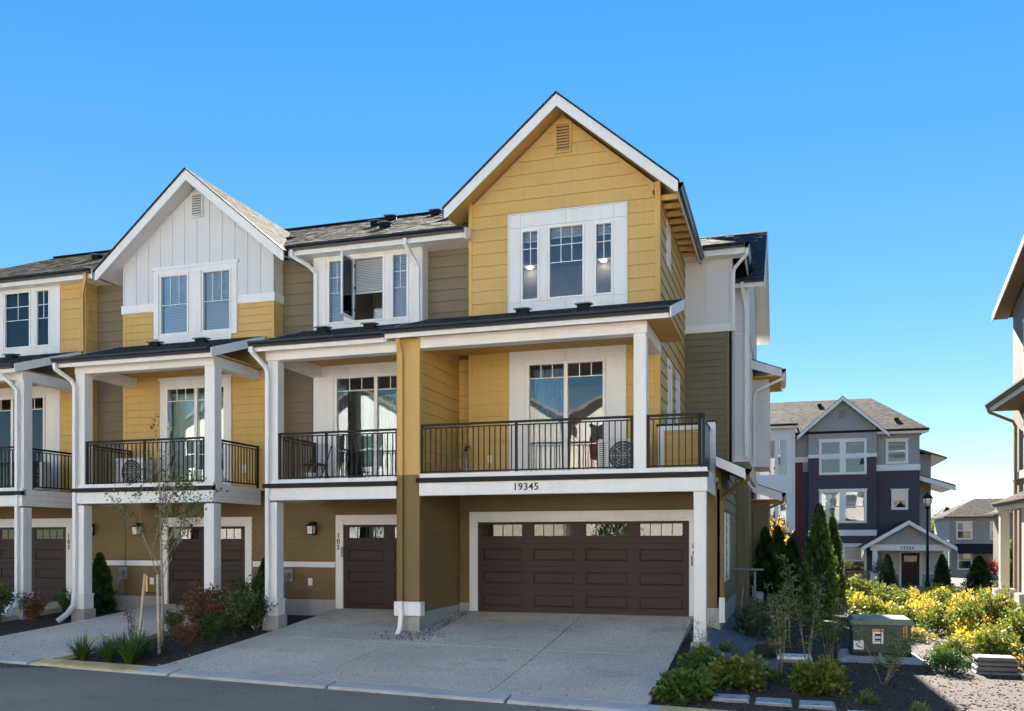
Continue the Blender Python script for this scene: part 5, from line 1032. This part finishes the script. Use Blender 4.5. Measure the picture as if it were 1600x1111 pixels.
for k, zz_ in enumerate((.40, .31)): part('sticker_figure', 'ink', st, FT, (1.60, 1.71, .0052, .007, bz+zz_-.012, bz+zz_+.03)); part('sticker_line', 'ink', st, FT, (1.585, 1.725, .0052, .007, bz+zz_-.035, bz+zz_-.025))
s2 = part('number_sticker', 'amber_tag', t, FT, (2.10, 2.17, .001, .005, bz+.33, bz+.58)); 
for k in range(5): part('sticker_digit', 'ink', s2, FT, (2.115, 2.155, .0052, .007, bz+.35+k*.045, bz+.38+k*.045))
s3 = part('paper_label', 'white_tag', t, FT, (1.22, 1.40, .001, .004, bz+.12, bz+.3)); part('lock', 'meter_grey', t, FT, (1.66, 1.72, 0, .03, bz+.0, bz+.07), ch=.006)
def lid(x, y, w, d, mt, lab, h=.04):
    z = land(x, y); t = thing('vault_lid', lab, 'lid', (x, y, z), 'utility lids in the bed'); part('collar', 'meter_grey', t, None, (x-w/2-.02, x+w/2+.02, y-d/2-.02, y+d/2+.02, z-.1, z+h*.5), ch=.006); part('cover', mt, t, None, (x-w/2, x+w/2, y-d/2, y+d/2, z+h*.4, z+h), ch=.008)
    part('keyhole', 'ink', t, None, (x-.06, x+.06, y-d*.3, y-d*.2, z+h, z+h+.002))
lid(-.82, 13.95, .52, .42, 'vault_lid', 'grey plastic utility lid closest to the corner shrub'); lid(-.2, 13.9, .5, .42, 'vault_lid', 'grey utility lid in the middle of the line of lids'); lid(.42, 13.9, .48, .44, 'vault_lid', 'grey utility lid with big dark slot furthest from the drive'); lid(1.05, 13.45, .46, .4, 'vault_lid', 'partly hidden grey lid at the kerb')
lid(.13, 17.9, .62, .5, 'white_tag', 'white flat utility lid behind the lime shrub', .1)
x, y = 3.5, 17.5; z = land(x, y); t = thing('utility_vault', 'grey stepped plastic vault box on the sunlit slope', 'utility box', (x, y, z))
for k, (nm, w) in enumerate((('base_ring', .35), ('middle_ring', .33), ('top_ring', .305), ('cover', .32))): part(nm, 'vault_grey', t, None, (x-w, x+w, y-w*.75, y+w*.75, z-.05+k*.085, z+.025+k*.085), ch=.02)
# ------------------------------------------------------------------ street lamps
def street_lamp(x, y, h, lab):
    z = land(x, y); t = thing('street_lamp', lab, 'street lamp', (x, y, z), 'black street lamps'); c = (x, y, z)
    MB().lathe([(.2, 0), (.2, .12), (.15, .2), (.13, .6), (.11, .68), (.085, .72)], c, 16).build('base', 'black_metal', t, smooth=True); MB().lathe([(.075, .7), (.055, h-.75)], c, 14).build('pole', 'black_metal', t, smooth=True)
    MB().lathe([(.06, h-.78), (.13, h-.72), (.15, h-.66), (.1, h-.62)], c, 14).build('collar', 'black_metal', t, smooth=True)
    MB().lathe([(.10, h-.62), (.2, h-.42), (.235, h-.24), (.22, h-.2)], c, 14).build('globe', 'lamp_glow_off', t, smooth=True)
    MB().lathe([(.26, h-.22), (.26, h-.18), (.2, h-.08), (.11, h-.01), (.05, h+.03), (.03, h+.1), (.012, h+.14)], c, 16).build('hood', 'black_metal', t, smooth=True)
    m = MB()
    for k in range(6): a = k*math.pi/3; m.tube([(x+.10*math.cos(a), y+.10*math.sin(a), z+h-.62), (x+.205*math.cos(a), y+.205*math.sin(a), z+h-.42), (x+.24*math.cos(a), y+.24*math.sin(a), z+h-.22)], .012, 5)
    m.build('globe_ribs', 'black_metal', t)
street_lamp(6.95, 50.3, 5.2, 'black street lamp with glass globe in front of the plum house porch'); street_lamp(18.2, 84, 5.2, 'black street lamp far off behind the bright conifers')
# ------------------------------------------------------------------ plum house with white porch, number 19344
ph = thing('house', 'three storey plum and grey house with gable, white porch and number 19344', 'house', (4, 56, -1.2)); FP, FPg = Fr('F', 56.0), Fr('F', 55.5)
def simple_window(parent, fr, a, b, c, d, cols=1, glass='glass', tr=.14):
    f = MB(fr); f.box(a, a+tr, -.02, .06, c, d); f.box(b-tr, b, -.02, .06, c, d); f.box(a+tr, b-tr, -.02, .058, d-tr, d); f.box(a+tr, b-tr, -.02, .058, c, c+tr); f.box(a-.05, b+.05, -.02, .08, d+.001, d+.06); w = f.build('window', 'trim', parent)
    x = a+tr; wd = (b-a-2*tr-(cols-1)*.34)/cols
    for k in range(cols):
        part('pane', glass, w, fr, (x, x+wd, .004, .012, c+tr, d-tr)); part('blind', 'blind', w, fr, (x, x+wd, -.018, .002, c+tr+(d-c)*.38, d-tr)); part('pane_back', 'room_dark', w, fr, (x, x+wd, -.019, .001, c+tr, c+tr+(d-c)*.38)); part('sash_rail', 'trim', w, fr, (x, x+wd, .013, .035, (c+d)/2-.04, (c+d)/2+.04))
        if k < cols-1: part('mullion', 'trim', w, fr, (x+wd, x+wd+.34, -.02, .056, c+tr, d-tr))
        x += wd+.34
def shakes(parent, fr, u0, u1, v0, v1, gable=None, row=.26, n=0):
    """shingle siding: rows of uneven shakes, joined"""
    m = MB(fr); v = v0; q = random.Random(int(u0*10+v0*7)); top = gable[1] if gable else v1
    while v < top-.05:
        w = min(v+row, top); L, R_ = u0, u1
        if gable and (v+w)/2 > gable[2]: t_ = ((v+w)/2-gable[2])/(gable[1]-gable[2]); L, R_ = lerp(u0, gable[0], t_), lerp(u1, gable[0], t_)
        x = L
        while x < R_-.02:
            wd = min(q.uniform(.12, .3), R_-x); b = n+q.uniform(.015, .03); d = q.uniform(-.012, .012); m.add([(x, n, v+d), (x+wd-.008, n, v+d), (x+wd-.008, b, v+d), (x, b, v+d), (x, n+.002, w), (x+wd-.008, n+.002, w)], [(0, 3, 2, 1), (3, 4, 5, 2), (0, 4, 3), (1, 2, 5)]); x += wd
        v = w
    return m.build('shakes', 'shake_grey', parent, kind='stuff')
pwall = part('wall', 'plum_lap', ph, None, (.9, 7.32, 56.0, 68, -1.6, 5.85)); gu = part('upper_wall', 'shake_grey', ph, None, (.9, 7.32, 56.0, 68, 5.85, 8.3)); shakes(gu, FP, 4.95, 7.3, 6.2, 8.25); shakes(gu, FP, .4, 1.21, 6.75, 8.25)
gb = part('gable_bay', 'plum_lap', ph, None, (1.21, 4.95, 55.5, 56.0, -1.6, 6.6)); gg_ = part('bay_upper', 'shake_grey', ph, None, (1.21, 4.95, 55.5, 56.0, 6.6, 8.28)); MB().prism([(1.21, 55.5, 8.28), (4.95, 55.5, 8.28), (3.08, 55.5, 9.95)], (0, 3, 0)).build('gable', 'shake_grey', ph)
shakes(gg_, FPg, 1.21, 4.95, 6.85, 8.28, gable=(3.08, 9.9, 8.28)); part('belt_trim', 'trim', gb, FPg, (1.19, 4.97, 0, .05, 6.6, 6.82), ch=.01); part('belt_trim', 'trim', pwall, FP, (4.96, 7.36, 0, .05, 5.8, 6.16), ch=.01); part('belt_trim', 'trim', gb, FPg, (1.19, 4.97, 0, .05, 2.0, 2.35), ch=.01); part('belt_trim', 'trim', pwall, FP, (.36, 1.2, 0, .05, 6.42, 6.74), ch=.01)
mr_ = part('recess', 'maroon_lap', ph, None, (.37, 1.2, 56.02, 58, -1.6, 6.42)); part('recess_upper', 'shake_grey', mr_, None, (.37, 1.2, 56.02, 58, 6.42, 8.3))
vent_louvre(ph, FPg, 2.85, 3.3, 8.85, 9.45, 'shake_grey', .03)
simple_window(ph, FPg, 1.80, 4.42, 5.6, 7.65, 2); simple_window(ph, FPg, 1.80, 4.42, 2.75, 4.7, 2); simple_window(ph, FPg, 1.70, 4.42, -.35, 1.5, 2); simple_window(ph, FP, 5.5, 6.7, 6.2, 7.62); simple_window(ph, FP, 5.8, 6.7, 3.52, 4.68)
for s in (-1, 1):
    zb = 9.95+.22-2.52*.89; xe = 3.08+s*2.52
    r = slope(ph, (xe, 55.0, zb), (xe, 60.5, zb), (3.08, 60.5, 10.17), (3.08, 55.0, 10.17), .1, 'gutter', 'shingle'); MB().prism([(xe, 54.96, zb-.24), (3.08, 54.96, 9.9), (3.08, 54.96, 10.13), (xe, 54.96, zb-.03)], (0, .04, 0)).build('rake_board', 'trim', r)
pr = slope(ph, (-9, 55.4, 8.15), (7.75, 55.4, 8.15), (5.2, 62, 11.0), (-9, 62, 11.0), .12, 'gutter', 'shingle'); slope(ph, (7.75, 55.4, 8.15), (7.75, 68.6, 8.15), (5.2, 62, 11.0), (5.2, 62, 11.0), .12, 'gutter', 'shingle'); slope(ph, (-9, 68.6, 8.15), (7.75, 68.6, 8.15), (5.2, 62, 11.0), (-9, 62, 11.0), .12, 'gutter', 'shingle')
gutter(pr, (4.98, 55.4, 8.16), (7.75, 55.4, 8.16)); part('fascia', 'trim', pr, None, (4.98, 7.72, 55.41, 55.45, 7.9, 8.05)); part('soffit', 'trim', pr, None, (4.98, 7.6, 55.46, 56, 7.92, 7.95))
for vx, vy in ((-.9, 58.6), (-.85, 57.9), (-.05, 58.7), (-.02, 58.0), (2.0, 60.8), (6.2, 57.2)): roof_vent(pr, vx, vy, 8.15+(vy-55.4)*.432+.03, 1)
wb = part('white_block', 'white_wall', ph, None, (-9, .37, 55.2, 62, 2.2, 8.6)); part('block_base', 'plum_lap', ph, None, (-9, .37, 55.6, 62, -1.6, 2.2))
for x in (-1.62, -.98, .0, .3): part('batten', 'white_wall', wb, Fr('F', 55.2), (x-.03, x+.03, 0, .02, 2.3, 8.5))
wr = slope(ph, (-9, 54.8, 8.62), (.6, 54.8, 8.62), (.3, 57.3, 9.72), (-9, 57.3, 9.72), .1, 'gutter', 'shingle'); slope(ph, (.6, 54.8, 8.62), (.6, 58, 8.62), (.3, 58, 9.72), (.3, 57.3, 9.72), .1, 'gutter', 'shingle_dark'); gutter(wr, (-9, 54.8, 8.63), (.6, 54.8, 8.63)); part('fascia', 'trim', wr, None, (-9, .58, 54.81, 54.85, 8.38, 8.52))  # right slope has its shade in the colour: darker shingle than the front
downspout(wr, [(.45, 54.75, 8.5), (.4, 55.1, 8.2), (.4, 55.12, 2.3)], 'trim')
for c, d in ((5.6, 7.75), (2.55, 4.6)):
    w = part('window', 'trim', ph, Fr('F', 55.2), (-2.6, -1.72, -.02, .03, c, d)); part('pane', 'glass', w, Fr('F', 55.2), (-1.7, -.72, .01, .02, c+.05, d-.05)); part('blind', 'cream_wall', w, Fr('F', 55.2), (-1.7, -.72, -.01, .006, c+(d-c)*.45, d-.05)); part('pane_back', 'room_dark', w, Fr('F', 55.2), (-1.7, -.72, -.011, .005, c+.05, c+(d-c)*.45))
    part('pane', 'glass', w, Fr('F', 55.2), (-.5, -.05, .01, .02, c+.05, d-.05)); part('pane_back', 'cream_wall', w, Fr('F', 55.2), (-.5, -.05, -.01, .005, c+.05, d-.05))
lr = slope(ph, (-9, 53.9, 1.35), (.6, 53.9, 1.35), (.6, 55.2, 2.15), (-9, 55.2, 2.15), .1, 'gutter', 'shingle_dark', 'lower_roof'); MB().prism([(.6, 53.9, 1.1), (.6, 55.2, 1.9), (.6, 55.2, 2.15), (.6, 53.9, 1.35)], (.03, 0, 0)).build('rake_board', 'gutter', lr)
# porch
pz = -1.12; po = part('porch_floor', 'concrete', ph, None, (4.3, 8.5, 53.3, 56, pz-.4, pz)); part('step', 'concrete', po, None, (5.8, 7.6, 52.9, 53.3, pz-.5, pz-.15), ch=.01)
for x in (4.7, 8.3): c_ = part('column', 'trim', ph, None, (x-.13, x+.13, 53.42, 53.68, pz, 1.15), ch=.01); part('column_base', 'trim', c_, None, (x-.24, x+.24, 53.32, 53.8, pz, pz+1.05), ch=.015); part('base_cap', 'trim', c_, None, (x-.28, x+.28, 53.28, 53.84, pz+1.051, pz+1.12), ch=.01)
part('porch_beam', 'trim', ph, None, (4.45, 8.55, 53.4, 53.7, 1.15, 1.5), ch=.01); pgb = MB().prism([(4.35, 53.45, 1.5), (8.45, 53.45, 1.5), (6.38, 53.45, 2.72)], (0, .2, 0)).build('porch_gable', 'shake_grey', ph); shakes(pgb, Fr('F', 53.45), 4.45, 8.35, 1.52, 1.53, gable=(6.38, 2.6, 1.5), row=.2)
for s in (-1, 1): xe = 6.38+s*2.42; r = slope(ph, (xe, 53.0, 1.38), (xe, 56, 1.38), (6.38, 56, 2.86), (6.38, 53.0, 2.86), .1, 'gutter', 'shingle', 'porch_roof'); MB().prism([(xe, 52.96, 1.14), (6.38, 52.96, 2.6), (6.38, 52.96, 2.83), (xe, 52.96, 1.36)], (0, .04, 0)).build('rake_board', 'trim', r)
text('19344', .26, Fr('F', 53.4), 6.35, .002, 1.22, ph)
dr = part('front_door', 'door_brown', ph, FP, (6.35, 7.3, .0, .05, pz, 1.0), ch=.01); part('door_trim', 'trim', dr, FP, (6.2, 6.34, 0, .07, pz, 1.15), (7.31, 7.45, 0, .07, pz, 1.15), (6.34, 7.31, 0, .068, 1.001, 1.15)); part('door_glass', 'glass_dark', dr, FP, (6.48, 7.17, .051, .058, .5, .85))
for a, b in ((6.45, 6.78), (6.87, 7.2)): part('door_panel', 'door_brown', dr, FP, (a, b, .05, .062, pz+.15, .3), ch=.008)
part('porch_wall', 'cream_wall', ph, FP, (5.0, 6.19, .002, .02, -.1, 1.5), (7.46, 8.8, .002, .02, -.1, 1.5)); part('porch_wall_base', 'shake_grey', ph, FP, (5.0, 6.19, .002, .022, pz, -.22), (7.46, 8.8, .002, .022, pz, -.22)); part('porch_belt', 'trim', ph, FP, (5.0, 6.19, .002, .04, -.22, -.1), (7.46, 8.8, .002, .04, -.22, -.1))
part('right_wing', 'shake_grey', ph, None, (7.33, 8.2, 58, 66, -1.6, 6.9)); MB().prism([(7.2, 57.5, 7.15), (9.0, 57.5, 6.55), (9.0, 57.5, 6.65), (7.2, 57.5, 7.3)], (0, 6, 0)).build('side_roof', 'gutter', ph); q = MB().prism([(7.2, 56.5, 5.4), (9.3, 56.5, 4.75), (9.3, 56.5, 4.95), (7.2, 56.5, 5.65)], (0, 5, 0)).build('side_roof', 'gutter', ph); MB().prism([(7.2, 56.46, 5.3), (9.3, 56.46, 4.6), (9.3, 56.46, 4.85), (7.2, 56.46, 5.58)], (0, .04, 0)).build('rake_board', 'trim', q)
t = thing('park_bench', 'slatted wooden bench on dark legs beside the plum house porch', 'bench', (4.0, 53.6, -1.15))
for k in range(4): part('slat', 'bench_wood', t, None, (3.1, 4.75, 53.9, 53.94, -.62+k*.17, -.5+k*.17), ch=.006)
for k in range(3): part('seat_slat', 'bench_wood', t, None, (3.1, 4.75, 53.45+k*.14, 53.57+k*.14, -.74, -.70), ch=.006)
for x in (3.25, 3.95, 4.6): part('leg', 'black_metal', t, None, (x-.03, x+.03, 53.4, 53.95, -1.2, -.74)); part('back_post', 'black_metal', t, None, (x-.05, x+.05, 53.95, 54.0, -1.2, .08))
def boulder(x, y, s, lab, seed):
    q = random.Random(seed); m = MB(); P = []; n1, n2 = 10, 6
    for j in range(n2+1):
        for i in range(n1): a, e = 2*math.pi*i/n1, math.pi*(j/n2-.5); r = s*q.uniform(.82, 1.1); P.append((x+r*1.25*math.cos(a)*math.cos(e), y+r*math.sin(a)*math.cos(e), land(x, y)+s*.25+r*.7*math.sin(e)))
    m.add(P, [(j*n1+i, j*n1+(i+1) % n1, (j+1)*n1+(i+1) % n1, (j+1)*n1+i) for j in range(n2) for i in range(n1)]); m.build('boulder', 'rock', None, label=lab, cat='boulder', group='boulders by the porch', smooth=True)
boulder(6.1, 48.2, .5, 'broad brown boulder left of the lamp post', 3); boulder(6.95, 46.6, .42, 'dark boulder at the foot of the lamp post', 4)
t = part('path', 'concrete', None, None, (3.5, 9.5, 49.8, 51.4, -1.5, land(6, 50)+.03), kind='structure')
# ------------------------------------------------------------------ brown house at the right edge
bh = thing('house', 'brown house end wall with deep eaves at the edge of the garden', 'house', (9, 27, -.9)); FLb = Fr('L', 7.0)
bw_ = part('wall', 'brown_lap', bh, None, (7.0, 16, 21, 32.3, -1.3, 9.2)); MB().prism([(7.0, 21, 9.2), (7.0, 32.3, 9.2), (7.0, 26.7, 10.7)], (6, 0, 0)).build('gable', 'brown_lap', bh)
for ye, yr in ((33.0, 26.7), (20.3, 26.7)):
    r = slope(bh, (6.55, ye, 9.22), (14, ye, 9.22), (14, yr, 11.15), (6.55, yr, 11.15), .14, 'gutter', 'shingle'); MB().prism([(6.52, ye+(.02 if ye > 30 else -.02), 8.98), (6.52, yr, 10.9), (6.52, yr, 11.12), (6.52, ye, 9.2)], (.035, 0, 0)).build('rake_board', 'trim', r)
    gutter(r, (6.56, ye, 9.2), (14, ye, 9.2), mt='trim', out=(0, 1 if ye > 30 else -1))
    MB().prism([(6.56, ye, 9.05), (6.56, yr, 10.98), (6.56, yr, 10.96), (6.56, ye, 9.03)], (.44, 0, 0)).build('soffit', 'brown_house', r)
for z in (5.95, 2.75):
    q = MB().prism([(6.15, 24, z), (7.0, 24, z+.36), (7.0, 24, z+.46), (6.15, 24, z+.1)], (0, 7.6 if z > 5 else 6.6, 0)).build('side_roof', 'gutter', bh); y1 = 31.6 if z > 5 else 30.6
    shingles(q, (6.15, 24, z+.105), (6.15, y1, z+.105), (7.0, y1, z+.465), (7.0, 24, z+.465), 'shingle'); gutter(q, (6.15, 24, z+.08), (6.15, y1, z+.08), mt='vault_grey', out=(-1, 0)); part('fascia', 'trim', q, None, (6.152, 6.19, 24, y1, z-.18, z)); MB().prism([(6.15, y1, z-.18), (7, y1, z+.2), (7, y1, z+.45), (6.15, y1, z+.1)], (0, .03, 0)).build('rake_board', 'vault_grey', q)
    part('soffit', 'brown_house', q, None, (6.2, 7.0, 24, y1-.02, z-.16, z-.13))
downspout(bh, [(6.08, 31.4, 5.9), (6.12, 31.4, 5.75), (6.85, 31.6, 5.45), (6.93, 31.65, 5.3), (6.93, 31.65, -.8)], 'brown_house'); part('belt_trim', 'cream_wall', bh, FLb, (21, 32.33, 0, .05, 3.6, 3.85), ch=.01)
for a in (27.2, 29.6): simple_window(bh, FLb, a, a+1.1, .4, 2.0); simple_window(bh, FLb, a, a+1.1, 6.6, 8.4); simple_window(bh, FLb, a, a+1.1, 4.0, 5.5)
for y in (27.5, 30.3): c_ = part('porch_column', 'cream_wall', bh, None, (6.2, 6.45, y-.13, y+.13, .2, 2.6), ch=.01); part('column_base', 'cream_wall', c_, None, (6.05, 6.6, y-.28, y+.28, -1.1, .2), ch=.02)
# ------------------------------------------------------------------ far houses, trees and hills
def hip_house(x0, x1, y, z0, h, wm, lab, rise=1.9, wins=()):
    t = thing('house', lab, 'house', ((x0+x1)/2, y, z0), 'far houses'); w = part('wall', wm, t, None, (x0, x1, y, y+9, z0, z0+h)); o = .6; e = z0+h; cx0, cx1 = x0+3, x1-3; A = [(x0-o, y-o, e), (x1+o, y-o, e), (x1+o, y+9+o, e), (x0-o, y+9+o, e)]; B_ = [(cx0, y+4.5, e+rise), (cx1, y+4.5, e+rise)]
    r = slope(t, A[0], A[1], B_[1], B_[0], .15, 'trim', 'shingle'); slope(t, A[1], A[2], B_[1], B_[1], .15, 'trim', 'shingle'); slope(t, A[3], A[2], B_[1], B_[0], .15, 'trim', 'shingle'); slope(t, A[3], A[0], B_[0], B_[0], .15, 'trim', 'shingle'); gutter(r, A[0], A[1], mt='gutter')
    for q in wins: simple_window(t, Fr('F', y), *q)
    part('belt_trim', 'trim', t, Fr('F', y), (x0, x1, 0, .06, z0+h*.5, z0+h*.5+.25))
    MB().prism([(x0+.5, y-1.6, z0+h*.42), (x0+4, y-1.6, z0+h*.42), (x0+4, y, z0+h*.55), (x0+.5, y, z0+h*.55)], (0, 0, .15)).build('porch_roof', 'shingle_dark', t)
hip_house(14.9, 24, 94, -2.0, 6.1, 'grey_lap', 'far grey two storey house with hipped roof', wins=((15.5, 16.9, 1.9, 3.6), (18.4, 19.8, 1.9, 3.6), (15.6, 16.9, -1, .8)))
hip_house(17.3, 26, 78, -1.8, 5.9, 'brown_lap', 'far brown house with hipped roof beyond the orange tree', wins=((18.0, 19.4, 1.7, 3.4), (20.6, 22, 1.7, 3.4), (18, 19.3, -1, .7)))
def broad(mt, h, r, n, seed, size): 
    P, d, v = blob_points(n, r, h*.36, 30, seed); P[:, 2] += h*.42; mb = MB(); mb.tube([(0, 0, 0), (.04, 0, h*.3), (0, .03, h*.6), (0, 0, h*.8)], h*.02, 7, h*.006)
    q = random.Random(seed)
    for k in range(9): a = q.uniform(0, 6.28); z = h*q.uniform(.3, .6); mb.tube([(0, 0, z), (r*.4*math.cos(a), r*.4*math.sin(a), z+h*.13), (r*.75*math.cos(a), r*.75*math.sin(a), z+h*.24)], h*.008, 5, h*.003)
    return [('crown', leaf_mesh('crown', P, d, size, mt, .6, .1, .6, seed, v)), ('trunk', mesh_of(mb, 'bark'))]
for x, y, h, r, mt, sz, lab in ((-.42, 31.2, 4.0, .62, 'leaf_gold', .11, 'slim young tree with gold leaves behind the dark conifers'), (14.6, 62, 5.8, 1.0, 'leaf_gold', .16, 'orange leaved young tree in front of the far brown house'), (10.4, 53.5, 2.6, 1.0, 'leaf_crimson', .12, 'low crimson leaved tree right of the porch'),
      (20, 128, 8.5, 3.6, 'leaf_lime', .5, 'bright yellow green tree beyond the plum house'), (27, 135, 11, 4, 'leaf_lime', .5, 'large lime tree behind the far grey house'), (34, 140, 10.5, 4.2, 'leaf_gold', .5, 'golden tree behind the far houses'), (41, 150, 11, 4.5, 'leaf_olive', .5, 'olive green tree behind the far houses'), *[(15+k*5.2, 112+(k*37) % 40, 7.5+(k*13) % 5, 3.4, ('leaf_lime', 'leaf_green', 'leaf_gold', 'leaf_olive', 'leaf_fresh', 'leaf_lime', 'leaf_green')[k], .5, ('lime', 'deep green', 'gold', 'olive', 'fresh green', 'pale lime', 'mid green')[k]+' tree in the belt of trees beyond the far houses') for k in range(7)], (16.1, 66, 4.2, 1.3, 'leaf_lime', .2, 'lime tree partly hiding the far grey house'), (18.6, 71, 4.8, 1.4, 'leaf_gold', .2, 'gold tree partly hiding the far brown house'), (13.2, 47.5, 3.6, .8, 'leaf_gold', .13, 'small orange tree next to the bright conifers'), (4.6, 48.8, 2.6, .5, 'leaf_olive', .08, 'thin sapling before the plum house windows')):
    put('tree', lab, 'tree', broad(mt, h, r, 900 if r < 2 else 2200, int(x*10) % 97+3, sz), x, y, 0, 1, 'broadleaf trees')
for x, y, mt, lab in ((-14.5, 1.2, 'leaf_lime', 'leafy street tree across the road opposite the batten gable'), (-7.2, .6, 'leaf_fresh', 'leafy street tree across the road opposite number 105'), (3.2, 1.0, 'leaf_lime', 'leafy street tree across the road opposite the end house')): put('tree', lab, 'tree', broad(mt, 5.2, 1.25, 1500, int(-x*7) % 50+4, .14), x, y, 0, 1, 'street trees across the road', z=zk(x))
put('shrub', 'crimson leaved bush among yellow shrubs near the porch', 'shrub', mound('leaf_crimson', 900, .6, .7, 12, .09, 77, .4), 9.2, 45, 0, 1.1)
fc = conifer('conifer_far', 12, 2.2, 5000, 88, .5)
for x, y, s, lab in ((47, 240, 1.2, 'tall dark fir beyond the lamp post'), (53, 250, 1.2, 'shorter dark fir next to the tall fir'), (41, 262, 1.1, 'small fir left of the tall fir')): put('fir_tree', lab, 'tree', fc, x, y, 0, s, 'far firs')
m = MB(); xs = ar(-2600, 3600, 40); q = random.Random(2); hts = [70+26*math.sin(i*.11)+14*math.sin(i*.31+1)+q.uniform(-4, 4) for i in range(len(xs))]; n = len(xs)
m.add([(x, 1500+d, z) for d, f in ((0, -.05), (150, .45), (320, .85), (450, 1), (800, -.05)) for x, z in ((x, h*f) for x, h in zip(xs, hts))], [(r*n+i, r*n+i+1, (r+1)*n+i+1, (r+1)*n+i) for r in range(4) for i in range(n-1)]); m.build('hills', 'hill_forest', None, smooth=True, kind='structure')


# ------------------------------------------------------------------ no piece lies deeper than thing > part > sub-part
def level(o):
    k = 0
    while o.parent: o = o.parent; k += 1
    return k
deep = True
while deep:
    deep = False
    for o in list(COL.objects):
        if level(o) > 2:
            p = o.parent; p.location = p.location+p.parent.location; p.parent = p.parent.parent; deep = True
